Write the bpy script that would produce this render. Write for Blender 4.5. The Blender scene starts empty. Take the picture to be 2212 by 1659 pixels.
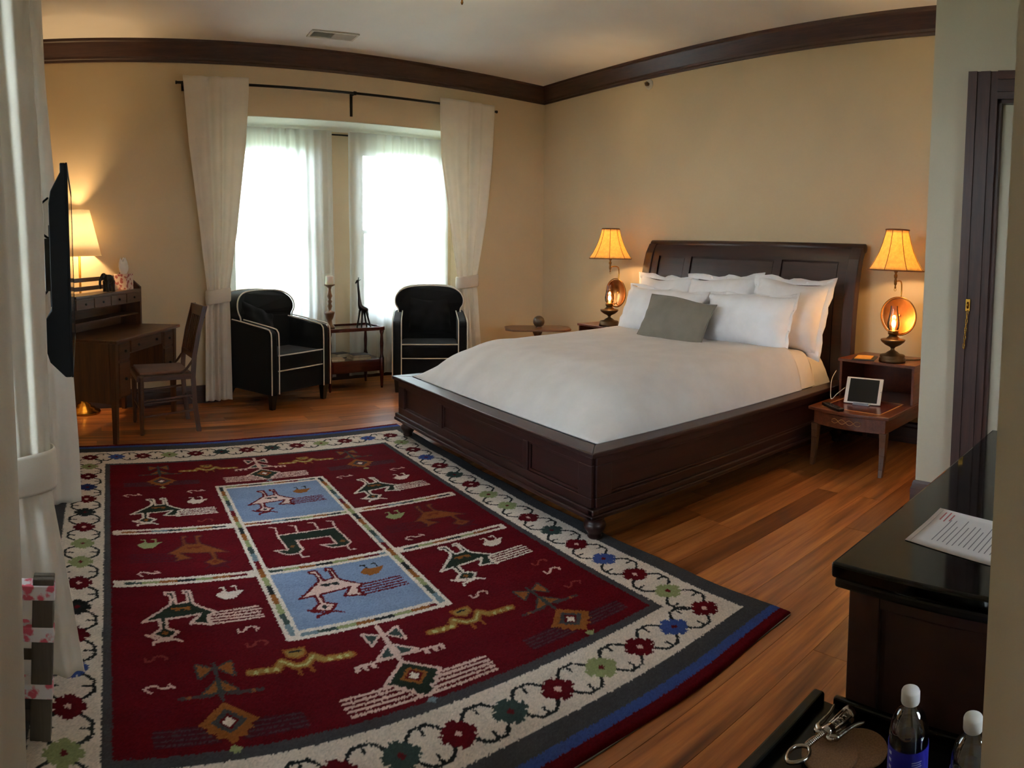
import bpy, bmesh, math, random
import numpy as np
from mathutils import Matrix, Vector
random.seed(7); rng = np.random.default_rng(5)
S = bpy.context.scene
COL = S.collection
PI = math.pi

# ------------------------------------------------------------------ camera
# the photograph is a swept (cylindrical) panorama: 1460 px per radian, 2212 x 1659 px
F = 1460.0
cd = bpy.data.cameras.new('camera'); cam = bpy.data.objects.new('camera', cd); COL.objects.link(cam)
cd.type = 'PANO'
cs = cd if hasattr(cd, 'central_cylindrical_radius') else cd.cycles
cs.panorama_type = 'CENTRAL_CYLINDRICAL'
cs.central_cylindrical_range_u_min = -1106 / F
cs.central_cylindrical_range_u_max = 1106 / F
cs.central_cylindrical_range_v_min = -(829.5 + 196.48) / F
cs.central_cylindrical_range_v_max = (829.5 - 196.48) / F
cs.central_cylindrical_radius = 1.0
def _cam_matrix(p, y, r):
    cp, sp, cy, sy, cr, sr = math.cos(p), math.sin(p), math.cos(y), math.sin(y), math.cos(r), math.sin(r)
    Rz = Matrix(((cr, -sr, 0), (sr, cr, 0), (0, 0, 1))); Rx = Matrix(((1, 0, 0), (0, cp, -sp), (0, sp, cp)))
    Ry = Matrix(((cy, 0, sy), (0, 1, 0), (-sy, 0, cy)))
    m = (Rz @ Rx @ Ry).transposed()              # camera (x right, y down, z ahead) -> room (x right, y down, z ahead)
    w = lambda v: Vector((v[0], v[2], -v[1]))
    right, down, fwd = w(m @ Vector((1, 0, 0))), w(m @ Vector((0, 1, 0))), w(m @ Vector((0, 0, 1)))
    return Matrix((right, -down, -fwd)).transposed()
cam.matrix_world = Matrix.Translation((0, 0, 1.3)) @ _cam_matrix(0.0641188, -0.5968839, 0.009874).to_4x4()
S.camera = cam

# ------------------------------------------------------------------ light and view
wd = bpy.data.worlds.new('World'); S.world = wd; wd.use_nodes = True
bg = wd.node_tree.nodes['Background']; bg.inputs[0].default_value = (0.80, 0.91, 1.0, 1); bg.inputs[1].default_value = 28.0
S.view_settings.view_transform = 'Standard'; S.view_settings.look = 'None'
S.view_settings.gamma = 1.0; S.view_settings.use_curve_mapping = False
S.view_settings.exposure = 0.25

if hasattr(S, 'cycles'):
    S.cycles.max_bounces = 8; S.cycles.transparent_max_bounces = 8; S.cycles.transmission_bounces = 6

# ------------------------------------------------------------------ materials
M = {}
def lin(c): return tuple((x / 12.92 if x <= .04045 else ((x + .055) / 1.055) ** 2.4) for x in [v / 255 for v in c])
def base(name):
    m = bpy.data.materials.new(name); m.use_nodes = True; nt = m.node_tree
    b = nt.nodes['Principled BSDF']; M[name] = m
    return m, nt, b
def N(nt, t, **k):
    n = nt.nodes.new(t)
    for a, v in k.items(): setattr(n, a, v)
    return n
def ramp(nt, stops):
    r = N(nt, 'ShaderNodeValToRGB'); e = r.color_ramp.elements
    while len(e) > 1: e.remove(e[-1])
    e[0].position, e[0].color = stops[0][0], (*stops[0][1], 1)
    for p, c in stops[1:]:
        x = e.new(p); x.color = (*c, 1)
    return r
def coords(nt, scale=(1, 1, 1), rot=(0, 0, 0), kind='Object'):
    tc = N(nt, 'ShaderNodeTexCoord'); mp = N(nt, 'ShaderNodeMapping')
    mp.inputs['Scale'].default_value = scale; mp.inputs['Rotation'].default_value = rot
    nt.links.new(tc.outputs[kind], mp.inputs[0]); return mp
def noise(nt, mp, s, detail=4, rough=.55):
    n = N(nt, 'ShaderNodeTexNoise'); n.inputs['Scale'].default_value = s; n.inputs['Detail'].default_value = detail
    n.inputs['Roughness'].default_value = rough
    nt.links.new(mp.outputs[0], n.inputs['Vector']); return n
def bump(nt, b, h, strength, dist=.01):
    x = N(nt, 'ShaderNodeBump'); x.inputs['Strength'].default_value = strength; x.inputs['Distance'].default_value = dist
    nt.links.new(h, x.inputs['Height']); nt.links.new(x.outputs[0], b.inputs['Normal'])
def plain(name, c, rough=.5, metal=0., var=.12, scale=30., bmp=0., **kw):
    m, nt, b = base(name); mp = coords(nt); n = noise(nt, mp, scale)
    c = lin(c)
    r = ramp(nt, [(.3, tuple(x * (1 - var) for x in c)), (.7, tuple(min(1, x * (1 + var)) for x in c))])
    nt.links.new(n.outputs[0], r.inputs[0]); nt.links.new(r.outputs[0], b.inputs['Base Color'])
    b.inputs['Roughness'].default_value = rough; b.inputs['Metallic'].default_value = metal
    for k, v in kw.items(): b.inputs[k.replace('_', ' ')].default_value = v
    if bmp: bump(nt, b, n.outputs[0], bmp, .004)
    return m
def wood(name, c1, c2, axis='x', rough=.35, s=1., coat=.15):
    m, nt, b = base(name)
    sc = {'x': (2, 26, 26), 'y': (26, 2, 26), 'z': (26, 26, 2)}[axis]
    mp = coords(nt, tuple(v * s for v in sc)); n = noise(nt, mp, 1.0, 6, .6)
    mp2 = coords(nt, tuple(v * s * 4 for v in sc)); n2 = noise(nt, mp2, 1.0, 3)
    mx = N(nt, 'ShaderNodeMix', data_type='FLOAT'); mx.inputs[0].default_value = .3
    nt.links.new(n.outputs[0], mx.inputs[2]); nt.links.new(n2.outputs[0], mx.inputs[3])
    r = ramp(nt, [(.32, lin(c1)), (.68, lin(c2))]); nt.links.new(mx.outputs[0], r.inputs[0])
    nt.links.new(r.outputs[0], b.inputs['Base Color']); b.inputs['Roughness'].default_value = rough
    b.inputs['Coat Weight'].default_value = coat; b.inputs['Coat Roughness'].default_value = .25
    bump(nt, b, mx.outputs[0], .06, .004); return m
def cloth(name, c, weave=900., rough=.9, trans=0., bmp=.15, var=.06, sheer=0.):
    m, nt, b = base(name); mp = coords(nt); n = noise(nt, mp, 6., 4); w = noise(nt, mp, weave / 4, 2)
    c = lin(c); r = ramp(nt, [(.3, tuple(x * (1 - var) for x in c)), (.7, tuple(min(1, x * (1 + var)) for x in c))])
    nt.links.new(n.outputs[0], r.inputs[0]); nt.links.new(r.outputs[0], b.inputs['Base Color'])
    b.inputs['Roughness'].default_value = rough; b.inputs['Sheen Weight'].default_value = .1
    b.inputs['Specular IOR Level'].default_value = .15
    bump(nt, b, w.outputs[0], bmp, .002)
    out = nt.nodes['Material Output']; sh = b.outputs[0]
    if trans:
        t = N(nt, 'ShaderNodeBsdfTranslucent'); t.inputs[0].default_value = (*c, 1)
        mx = N(nt, 'ShaderNodeMixShader'); mx.inputs[0].default_value = trans
        nt.links.new(sh, mx.inputs[1]); nt.links.new(t.outputs[0], mx.inputs[2]); sh = mx.outputs[0]
    if sheer:
        t = N(nt, 'ShaderNodeBsdfTransparent'); mx = N(nt, 'ShaderNodeMixShader'); mx.inputs[0].default_value = sheer
        nt.links.new(sh, mx.inputs[1]); nt.links.new(t.outputs[0], mx.inputs[2]); sh = mx.outputs[0]
    nt.links.new(sh, out.inputs[0]); return m
def emit(name, c, strength):
    m, nt, b = base(name); b.inputs['Base Color'].default_value = (*lin(c), 1)
    b.inputs['Emission Color'].default_value = (*lin(c), 1); b.inputs['Emission Strength'].default_value = strength; return m
def thin_glass(name, c=(255, 255, 255), gloss=.06):
    m, nt, b = base(name); out = nt.nodes['Material Output']
    t = N(nt, 'ShaderNodeBsdfTransparent'); t.inputs[0].default_value = (*lin(c), 1)
    g = N(nt, 'ShaderNodeBsdfGlossy'); g.inputs['Roughness'].default_value = .03
    fr = N(nt, 'ShaderNodeFresnel'); fr.inputs[0].default_value = 1.45
    ad = N(nt, 'ShaderNodeMath', operation='ADD'); ad.inputs[1].default_value = gloss; ad.use_clamp = True
    nt.links.new(fr.outputs[0], ad.inputs[0])
    mx = N(nt, 'ShaderNodeMixShader'); nt.links.new(ad.outputs[0], mx.inputs[0])
    nt.links.new(t.outputs[0], mx.inputs[1]); nt.links.new(g.outputs[0], mx.inputs[2]); nt.links.new(mx.outputs[0], out.inputs[0]); return m

plain('wall_paint', (210, 188, 152), .75, var=.03, scale=2.5, bmp=0.)
plain('wall_grey', (196, 186, 164), .75, var=.03, scale=2.5)  # wall colour, greyer tone for closet block, near wall and door leaf
plain('ceiling_paint', (240, 238, 234), .85, var=.03, scale=2.)
plain('soffit_paint', (222, 224, 208), .8, var=.02, scale=2.)
wood('mahogany_x', (32, 11, 9), (54, 20, 15), 'x', .42)
wood('mahogany_y', (32, 11, 9), (54, 20, 15), 'y', .42)
wood('mahogany_z', (32, 11, 9), (54, 20, 15), 'z', .42)
wood('trim_x', (46, 24, 19), (72, 42, 32), 'x', .55, coat=.03)
wood('trim_y', (46, 24, 19), (72, 42, 32), 'y', .35)
wood('trim_z', (50, 28, 24), (76, 46, 38), 'z', .5, coat=.05)
wood('oak_dark_x', (60, 33, 17), (94, 55, 29), 'x', .42)
wood('oak_dark_z', (60, 33, 17), (94, 55, 29), 'z', .42)
wood('cherry_x', (86, 42, 22), (122, 64, 36), 'x', .3, coat=.25)
wood('cherry_z', (84, 50, 30), (116, 74, 46), 'z', .35, coat=.15)
wood('cherry_dark', (74, 26, 16), (98, 38, 22), 'x', .22, coat=.4)
wood('inlay', (190, 132, 66), (205, 150, 84), 'x', .3)
wood('rosewood', (58, 20, 16), (86, 34, 26), 'x', .22, coat=.4)
wood('table_brown', (92, 58, 34), (122, 82, 52), 'x', .4)
wood('grey_wood', (70, 62, 54), (92, 84, 74), 'z', .55, coat=0)
wood('turned_wood', (92, 58, 32), (134, 92, 54), 'z', .45)
plain('black_wood', (10, 8, 8), .4, var=.2)
plain('black_lacquer', (10, 10, 10), .25, var=.2)
plain('dresser_wood', (78, 52, 46), .36, var=.25, scale=8)
plain('granite', (12, 12, 13), .06, var=.6, scale=420.)
plain('iron', (20, 18, 17), .5, metal=.4)
plain('brass', (190, 140, 60), .22, metal=1.)
plain('brass_dark', (120, 86, 44), .35, metal=1.)
plain('bronze', (96, 76, 54), .42, metal=.75, var=.25)
plain('copper', (205, 140, 84), .22, metal=1., var=.1)
plain('chrome', (205, 200, 195), .14, metal=1., var=.05)
plain('nickel', (180, 174, 164), .25, metal=1., var=.05)
plain('tv_plastic', (5, 5, 6), .6, Specular_IOR_Level=.2)
plain('tv_screen', (6, 6, 8), .08)
plain('black_plastic', (10, 10, 10), .4)
plain('white_plastic', (225, 222, 218), .35, var=.02)
plain('grey_plastic', (150, 156, 165), .35)
plain('screen_glass', (32, 27, 25), .15, var=.05)
plain('white_metal', (196, 192, 180), .5, var=.03)
plain('vent_dark', (110, 108, 100), .6)
plain('wax', (236, 230, 218), .5, var=.02, Subsurface_Weight=.2)
plain('paper', (214, 206, 204), .8, var=.02)
plain('ink', (120, 112, 116), .8)
plain('ink_red', (176, 96, 96), .8)
plain('card', (196, 140, 62), .7)
plain('cork', (140, 104, 72), .9, var=.25, scale=300., bmp=.3)
plain('stone_ball', (70, 58, 46), .35, var=.4, scale=40.)
plain('ebony', (22, 16, 13), .3, var=.3)
plain('page_edge', (206, 190, 160), .8)
plain('book_grey', (120, 120, 128), .6); plain('book_tan', (190, 160, 120), .6); plain('book_dark', (58, 48, 48), .6)
plain('tissue', (240, 236, 230), .9, var=.02)
plain('label_blue', (44, 42, 168), .4, var=.06); plain('label_white', (200, 205, 225), .5)
plain('cap_white', (232, 230, 226), .45, var=.02)
plain('stone_red', (150, 60, 40), .7)
plain('bulb_ribbon', (190, 186, 180), .5)
cloth('linen_white', (238, 234, 230), 700, bmp=.1)
cloth('duvet_white', (214, 208, 204), 900, bmp=.08)
cloth('pillow_white', (247, 246, 249), 900, bmp=.08)
cloth('grey_linen', (124, 118, 106), 420, bmp=.5, var=.12)
cloth('drape', (242, 234, 220), 500, trans=.30, bmp=.2)
cloth('drape_rib', (214, 208, 196), 260, trans=.2, bmp=.4)
cloth('sheer', (240, 242, 240), 700, trans=.7, sheer=.14, bmp=.02)
cloth('velvet_black', (14, 13, 15), 900, rough=.8, bmp=.15, var=.3)
cloth('piping_white', (222, 214, 200), 900)
cloth('seat_fabric', (126, 92, 74), 300, bmp=.3, var=.2)
thin_glass('pane_glass', (250, 252, 252), .02)
thin_glass('chimney_glass', (255, 236, 205), .05)
thin_glass('clear_plastic', (240, 243, 245), .16)
emit('bulb_warm', (255, 190, 110), 60.)
emit('bulb_floor', (255, 214, 150), 12.)

def shade_mat(name, c, tr, edge):
    m, nt, b = base(name); out = nt.nodes['Material Output']
    mp = coords(nt, (1, 1, 1)); n = noise(nt, mp, 40., 5, .7)
    c = lin(c); r = ramp(nt, [(.3, tuple(x * (.97 if edge else .7) for x in c)), (.7, c)]); nt.links.new(n.outputs[0], r.inputs[0])
    nt.links.new(r.outputs[0], b.inputs['Base Color']); b.inputs['Roughness'].default_value = .8
    t = N(nt, 'ShaderNodeBsdfTranslucent'); nt.links.new(r.outputs[0], t.inputs[0])
    mx = N(nt, 'ShaderNodeMixShader'); mx.inputs[0].default_value = tr
    nt.links.new(b.outputs[0], mx.inputs[1]); nt.links.new(t.outputs[0], mx.inputs[2]); nt.links.new(mx.outputs[0], out.inputs[0]); return m
shade_mat('shade_amber', (255, 226, 160), .64, 0)
shade_mat('shade_white', (255, 250, 236), .66, 1)
plain('shade_trim', (120, 74, 40), .8)

# planks: one material, every board its own tone
m, nt, b = base('plank'); oi = N(nt, 'ShaderNodeObjectInfo')
mp = coords(nt, (1.6, 22, 22)); ad = N(nt, 'ShaderNodeVectorMath', operation='ADD'); sc = N(nt, 'ShaderNodeVectorMath', operation='SCALE')
cmb = N(nt, 'ShaderNodeCombineXYZ')
for k in range(3): nt.links.new(oi.outputs['Random'], cmb.inputs[k])
nt.links.new(cmb.outputs[0], sc.inputs[0]); sc.inputs['Scale'].default_value = 57.
nt.links.new(mp.outputs[0], ad.inputs[0]); nt.links.new(sc.outputs[0], ad.inputs[1])
n = noise(nt, ad, 1.0, 7, .62); n2 = N(nt, 'ShaderNodeTexNoise'); n2.inputs['Scale'].default_value = .35; n2.inputs['Detail'].default_value = 3
nt.links.new(ad.outputs[0], n2.inputs['Vector'])
r1 = ramp(nt, [(.28, lin((118, 62, 28))), (.5, lin((172, 102, 50))), (.74, lin((204, 136, 74)))]); nt.links.new(n.outputs[0], r1.inputs[0])
r2 = ramp(nt, [(0, (.50, .44, .42)), (.35, (.85, .8, .78)), (.7, (1.05, 1.05, 1.05)), (1, (1.4, 1.36, 1.25))]); nt.links.new(oi.outputs['Random'], r2.inputs[0])
r3 = ramp(nt, [(.58, (1, 1, 1)), (.70, (.36, .30, .26))]); nt.links.new(n2.outputs[0], r3.inputs[0])
mm = N(nt, 'ShaderNodeMix', data_type='RGBA', blend_type='MULTIPLY'); mm.inputs[0].default_value = 1
nt.links.new(r1.outputs[0], mm.inputs[6]); nt.links.new(r2.outputs[0], mm.inputs[7])
m2 = N(nt, 'ShaderNodeMix', data_type='RGBA', blend_type='MULTIPLY'); m2.inputs[0].default_value = 1
nt.links.new(mm.outputs[2], m2.inputs[6]); nt.links.new(r3.outputs[0], m2.inputs[7])
nt.links.new(m2.outputs[2], b.inputs['Base Color']); b.inputs['Roughness'].default_value = .33; b.inputs['Coat Weight'].default_value = .15
bump(nt, b, n.outputs[0], .08, .003)
plain('subfloor', (58, 34, 18), .8)
plain('ground_grass', (120, 128, 104), .9, var=.3, scale=3.)

# printed tissue box and ribbon: pink flowers on white
def floral(name, bgc, fc, s):
    m, nt, b = base(name); mp = coords(nt); v = N(nt, 'ShaderNodeTexVoronoi'); v.inputs['Scale'].default_value = s
    n = noise(nt, mp, s * 1.5, 3); nt.links.new(mp.outputs[0], v.inputs['Vector'])
    a = N(nt, 'ShaderNodeMath', operation='ADD'); nt.links.new(v.outputs[0], a.inputs[0]); nt.links.new(n.outputs[0], a.inputs[1])
    r = ramp(nt, [(.80, lin(fc)), (.98, lin(bgc))]); nt.links.new(a.outputs[0], r.inputs[0])
    nt.links.new(r.outputs[0], b.inputs['Base Color']); b.inputs['Roughness'].default_value = .7
floral('floral_ribbon', (228, 222, 224), (216, 92, 112), 34)
floral('floral_box', (226, 200, 178), (176, 92, 84), 30)
floral('floral_box_side', (178, 126, 128), (116, 58, 70), 60)

# ------------------------------------------------------------------ mesh helpers
def rotz(a): return Matrix.Rotation(a, 4, 'Z')
class MB:
    def __init__(s): s.v = []; s.f = []; s.sm = []
    def add(s, vs, fs, smooth=False, mat=None):
        o = len(s.v)
        s.v += [tuple(mat @ Vector(p)) if mat else tuple(p) for p in vs]
        s.f += [tuple(i + o for i in f) for f in fs]; s.sm += [smooth] * len(fs); return s
    def box(s, x0, y0, z0, x1, y1, z1, mat=None):
        if x0 > x1: x0, x1 = x1, x0
        if y0 > y1: y0, y1 = y1, y0
        if z0 > z1: z0, z1 = z1, z0
        v = [(x0, y0, z0), (x1, y0, z0), (x1, y1, z0), (x0, y1, z0), (x0, y0, z1), (x1, y0, z1), (x1, y1, z1), (x0, y1, z1)]
        return s.add(v, [(0, 3, 2, 1), (4, 5, 6, 7), (0, 1, 5, 4), (1, 2, 6, 5), (2, 3, 7, 6), (3, 0, 4, 7)], False, mat)
    def taper(s, c0, w0, d0, z0, c1, w1, d1, z1, mat=None):
        v = [(c0[0] + a * w0 / 2, c0[1] + b_ * d0 / 2, z0) for a, b_ in ((-1, -1), (1, -1), (1, 1), (-1, 1))] + \
            [(c1[0] + a * w1 / 2, c1[1] + b_ * d1 / 2, z1) for a, b_ in ((-1, -1), (1, -1), (1, 1), (-1, 1))]
        return s.add(v, [(0, 3, 2, 1), (4, 5, 6, 7), (0, 1, 5, 4), (1, 2, 6, 5), (2, 3, 7, 6), (3, 0, 4, 7)], False, mat)
    def prism(s, poly, a0, a1, axis='z', mat=None, smooth=False):
        # poly in the two other axes (x,y for z; y,z for x; x,z for y), counter-clockwise in those
        def P(p, a): return {'z': (p[0], p[1], a), 'x': (a, p[0], p[1]), 'y': (p[0], a, p[1])}[axis]
        n = len(poly); v = [P(p, a0) for p in poly] + [P(p, a1) for p in poly]
        f = [tuple(range(n))[::-1], tuple(range(n, 2 * n))] + [(i, (i + 1) % n, n + (i + 1) % n, n + i) for i in range(n)]
        if axis == 'y': f = [q[::-1] for q in f]
        return s.add(v, f, smooth, mat)
    def lathe(s, prof, c=(0, 0, 0), seg=24, mat=None, axis='z', smooth=True, a0=0., closed=True):
        v = []; f = []; n = len(prof)
        for i in range(seg):
            a = a0 + 2 * PI * i / seg
            for r, z in prof:
                p = (r * math.cos(a), r * math.sin(a), z)
                if axis == 'x': p = (p[2], p[0], p[1])
                if axis == 'y': p = (p[1], p[2], p[0])
                v.append((p[0] + c[0], p[1] + c[1], p[2] + c[2]))
        for i in range(seg):
            j = (i + 1) % seg
            for k in range(n - 1): f.append((i * n + k, j * n + k, j * n + k + 1, i * n + k + 1))
        if closed:
            if prof[0][0] > 1e-5: f.append(tuple(i * n for i in range(seg))[::-1])
            if prof[-1][0] > 1e-5: f.append(tuple(i * n + n - 1 for i in range(seg)))
        return s.add(v, f, smooth, mat)
    def tube(s, pts, r, seg=8, mat=None, closed=False):
        pts = [Vector(p) for p in pts]; n = len(pts); v = []; f = []
        rr = r if isinstance(r, (list, tuple)) else [r] * n
        up = None
        for i, p in enumerate(pts):
            d = (pts[(i + 1) % n] - pts[i - 1]) if (closed or 0 < i < n - 1) else (pts[1] - pts[0] if i == 0 else pts[-1] - pts[-2])
            d.normalize()
            if up is None:
                up = Vector((0, 0, 1)) if abs(d.z) < .9 else Vector((1, 0, 0))
            a = d.cross(up)
            if a.length < 1e-4: a = d.orthogonal()
            a.normalize(); up = a.cross(d).normalized()
            for k in range(seg):
                t = 2 * PI * k / seg; v.append(p + (a * math.cos(t) + up * math.sin(t)) * rr[i])
        for i in range(n if closed else n - 1):
            j = (i + 1) % n
            for k in range(seg): f.append((i * seg + k, i * seg + (k + 1) % seg, j * seg + (k + 1) % seg, j * seg + k))
        if not closed: f += [tuple(range(seg))[::-1], tuple(range((n - 1) * seg, n * seg))]
        return s.add(v, f, True, mat)
    def sphere(s, c, r, seg=20, rings=12, sc=(1, 1, 1), mat=None):
        prof = [(r * math.sin(PI * i / rings), -r * math.cos(PI * i / rings)) for i in range(rings + 1)]
        prof[0] = (1e-5, -r); prof[-1] = (1e-5, r)
        mt = Matrix.Translation(c) @ Matrix.Diagonal((*sc, 1))
        return s.lathe(prof, (0, 0, 0), seg, (mat @ mt) if mat else mt)
    def grid(s, P, smooth=True, close_u=False):
        # P[i][j] points
        nu, nv = len(P), len(P[0]); v = [tuple(p) for row in P for p in row]; f = []
        for i in range(nu if close_u else nu - 1):
            for j in range(nv - 1):
                k = (i + 1) % nu; f.append((i * nv + j, k * nv + j, k * nv + j + 1, i * nv + j + 1))
        return s.add(v, f, smooth)
    def build(s, name, mat, parent=None, world=False, bevel=0., solid=0., sub=0, seg=2):
        me = bpy.data.meshes.new(name)
        v = s.v
        if world and parent is not None:
            iv = parent.matrix_basis.inverted(); v = [tuple(iv @ Vector(p)) for p in v]
        me.from_pydata(v, [], s.f); me.update()
        me.polygons.foreach_set('use_smooth', s.sm)
        o = bpy.data.objects.new(name, me); COL.objects.link(o)
        me.materials.append(M[mat] if isinstance(mat, str) else mat)
        if parent is not None: o.parent = parent
        if solid:
            md = o.modifiers.new('solid', 'SOLIDIFY'); md.thickness = solid; md.offset = 0
        if bevel:
            md = o.modifiers.new('bevel', 'BEVEL'); md.width = bevel; md.segments = seg; md.limit_method = 'ANGLE'; md.angle_limit = .6
        if sub:
            md = o.modifiers.new('sub', 'SUBSURF'); md.levels = sub; md.render_levels = sub
        return o
def tag(o, label=None, cat=None, group=None, kind=None):
    if label: o['label'] = label
    if cat: o['category'] = cat
    if group: o['group'] = group
    if kind: o['kind'] = kind
    return o
def thing(name, label, cat, loc=(0, 0, 0), rz=0., group=None):
    o = bpy.data.objects.new(name, None); COL.objects.link(o); o.empty_display_size = .1
    o.location = loc; o.rotation_euler = (0, 0, rz); bpy.context.view_layer.update()
    return tag(o, label, cat, group)
def copy_tree(o, parent=None):
    c = o.copy(); COL.objects.link(c); c.parent = parent
    for ch in list(o.children): copy_tree(ch, c)
    return c
def smooth_path(pts, n=8, closed=False):
    pts = [Vector(p) for p in pts]; out = []; L = len(pts)
    for i in range(L if closed else L - 1):
        if closed: p0, p1, p2, p3 = pts[i - 1], pts[i], pts[(i + 1) % L], pts[(i + 2) % L]
        else: p0, p1, p2, p3 = pts[max(i - 1, 0)], pts[i], pts[i + 1], pts[min(i + 2, L - 1)]
        for k in range(n):
            t = k / n
            out.append(.5 * ((2 * p1) + (p2 - p0) * t + (2 * p0 - 5 * p1 + 4 * p2 - p3) * t * t + (3 * p1 - p0 - 3 * p2 + p3) * t ** 3))
    if not closed: out.append(pts[-1])
    return out
def point_light(name, loc, watts, c, r=.03):
    l = bpy.data.lights.new(name, 'POINT'); l.energy = watts; l.color = c; l.shadow_soft_size = r
    o = bpy.data.objects.new(name, l); COL.objects.link(o); o.location = loc; return o

# ------------------------------------------------------------------ the room
XR, XL, CEIL, YF = 4.45, -.62, 3.03, -1.6
def yb(x): return 5.955 - .07 * (XR - x)           # the window wall runs slightly askew
AX0, AX1, AZ, AD = .93, 3.55, 2.45, .52            # alcove with the two windows
def struct(o, **k): return tag(o, kind='structure', **k)

fl = struct(MB().box(XL - .2, YF - .2, -.12, XR + .3, 6.75, -.018).build('floor', 'subfloor'))
w = .128; y = -.35; row = 0; plank_n = 0
while y < 6.52:
    x = XL - random.uniform(0, .9)
    while x < XR:
        L = random.choice((.75, 1.1, 1.4, 1.8, 2.2)) * random.uniform(.85, 1.1)
        a, c_ = max(x, XL - .02), min(x + L, XR + .02)
        if c_ - a > .05 and c_ > a:
            MB().box(-(c_ - a) / 2 + .0008, -w / 2 + .0008, -.018, (c_ - a) / 2 - .0008, w / 2 - .0008, random.uniform(-.0006, .0)).build('plank', 'plank', fl).location = ((a + c_) / 2, y + w / 2, 0)
            plank_n += 1
        x += L
    y += w; row += 1
MB().box(XL - .02, YF, -.018, XR, -.352, 0).build('floor_panel', 'plank', fl)
struct(MB().box(XL - .2, YF - .2, CEIL, XR + .3, 6.1, CEIL + .1).build('ceiling', 'ceiling_paint'))

def wallpoly(mb, x0, x1, z0, z1, d0=0., d1=.14):
    v = []
    for z in (z0, z1):
        v += [(x0, yb(x0) + d0, z), (x1, yb(x1) + d0, z), (x1, yb(x1) + d1, z), (x0, yb(x0) + d1, z)]
    mb.add(v, [(0, 3, 2, 1), (4, 5, 6, 7), (0, 1, 5, 4), (1, 2, 6, 5), (2, 3, 7, 6), (3, 0, 4, 7)])
    return mb
m = MB(); wallpoly(m, XL - .1, AX0, 0, CEIL); wallpoly(m, AX1, XR + .1, 0, CEIL); wallpoly(m, AX0, AX1, AZ, CEIL)
struct(m.build('wall_back', 'wall_paint'))
m = MB(); wallpoly(m, AX0 - .1, AX0, 0, AZ + .1, .14, AD + .15); wallpoly(m, AX1, AX1 + .1, 0, AZ + .1, .14, AD + .15)
struct(m.build('wall_alcove_sides', 'wall_paint'))
struct(wallpoly(MB(), AX0, AX1, AZ, AZ + .1, .14, AD + .15).build('ceiling_alcove', 'soffit_paint'))
struct(wallpoly(MB(), AX0, AX1, AZ - .006, AZ - .001, 0, AD).build('ceiling_alcove_soffit', 'soffit_paint'))
WZ0, WZ1 = .62, 2.33
WIN = ((1.12, 1.90), (2.46, 3.36))
m = MB()
for a, c_ in ((AX0, WIN[0][0]), (WIN[0][1], WIN[1][0]), (WIN[1][1], AX1)): wallpoly(m, a, c_, 0, AZ, AD, AD + .15)
for a, c_ in WIN: wallpoly(m, a, c_, 0, WZ0, AD, AD + .15); wallpoly(m, a, c_, WZ1, AZ, AD, AD + .15)
struct(m.build('wall_alcove_back', 'wall_paint'))
struct(MB().box(XR, 1.25, 0, XR + .14, yb(XR) + .2, CEIL).build('wall_right', 'wall_paint'))
# closet block beside the night table: its face carries the doorway
CX, CYE = 3.28, 1.25
D0, D1, DZ = .06, .90, 2.12
m = MB(); m.box(CX, D1, 0, CX + .12, CYE, CEIL); m.box(CX, YF, 0, CX + .12, D0, CEIL); m.box(CX, D0, DZ, CX + .12, D1, CEIL)
m.box(CX + .12, CYE - .12, 0, XR + .14, CYE, CEIL)
struct(m.build('wall_closet', 'wall_grey'))
struct(MB().box(.62, YF, 0, .76, .155, CEIL).build('wall_near', 'wall_grey'))
# left wall: two windows, and a first opening added out of view for daylight
LW = ((-1.45, -.95), (1.60, 1.88), (2.45, 3.12)); m = MB(); e = YF
for a, c_ in LW:
    m.box(XL - .14, e, 0, XL, a, CEIL); m.box(XL - .14, a, 0, XL, c_, .55); m.box(XL - .14, a, 2.4, XL, c_, CEIL); e = c_
m.box(XL - .14, e, 0, XL, yb(XL) + .14, CEIL); struct(m.build('wall_left', 'wall_paint'))
FW = (1.35, 2.25, 1.05, 1.95); m = MB(); m.box(XL - .14, YF - .14, 0, FW[0], YF, CEIL); m.box(FW[1], YF - .14, 0, XR + .14, YF, CEIL)  # unseen window opening added behind the camera for daylight
m.box(FW[0], YF - .14, 0, FW[1], YF, FW[2]); m.box(FW[0], YF - .14, FW[3], FW[1], YF, CEIL); struct(m.build('wall_front', 'wall_paint'))
struct(MB().box(-30, -30, -.6, 34, 40, -.5).build('ground', 'ground_grass'))

# crown moulding and baseboards: profile (out from wall, z)
def crown_prof(): return [(0, -.165), (.012, -.165), (.016, -.148), (.026, -.142), (.030, -.125), (.062, -.075), (.085, -.04), (.092, -.028), (.102, -.02), (.106, 0), (0, 0)]
def base_prof(): return [(0, 0), (.02, 0), (.02, .11), (.014, .12), (.012, .138), (.006, .15), (0, .15)]
def run(prof, A, B, nrm, z, m0=0, m1=0):
    # sweep from A to B (xy); nrm points into the room; m0/m1 mitre the ends (1 = inner corner)
    A, B, nrm = Vector((*A, 0)), Vector((*B, 0)), Vector((*nrm, 0)).normalized(); d = (B - A).normalized(); n = len(prof); v = []
    for P, sgn, mt in ((A, 1, m0), (B, -1, m1)):
        for o, h in prof: v.append(P + nrm * o + d * (o * sgn * mt) + Vector((0, 0, z + h)))
    f = [(i, (i + 1) % n, n + (i + 1) % n, n + i) for i in range(n)] + [tuple(range(n)), tuple(range(n, 2 * n))[::-1]]
    return MB().add(v, f)
bnrm = (.07, -1)
struct(run(crown_prof(), (XL, yb(XL)), (XR, yb(XR)), bnrm, CEIL, 1, 1).build('trim_1', 'trim_x'))
struct(run(crown_prof(), (XR, yb(XR)), (XR, CYE), (-1, 0), CEIL, 1, 1).build('trim_2', 'trim_y'))
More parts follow.
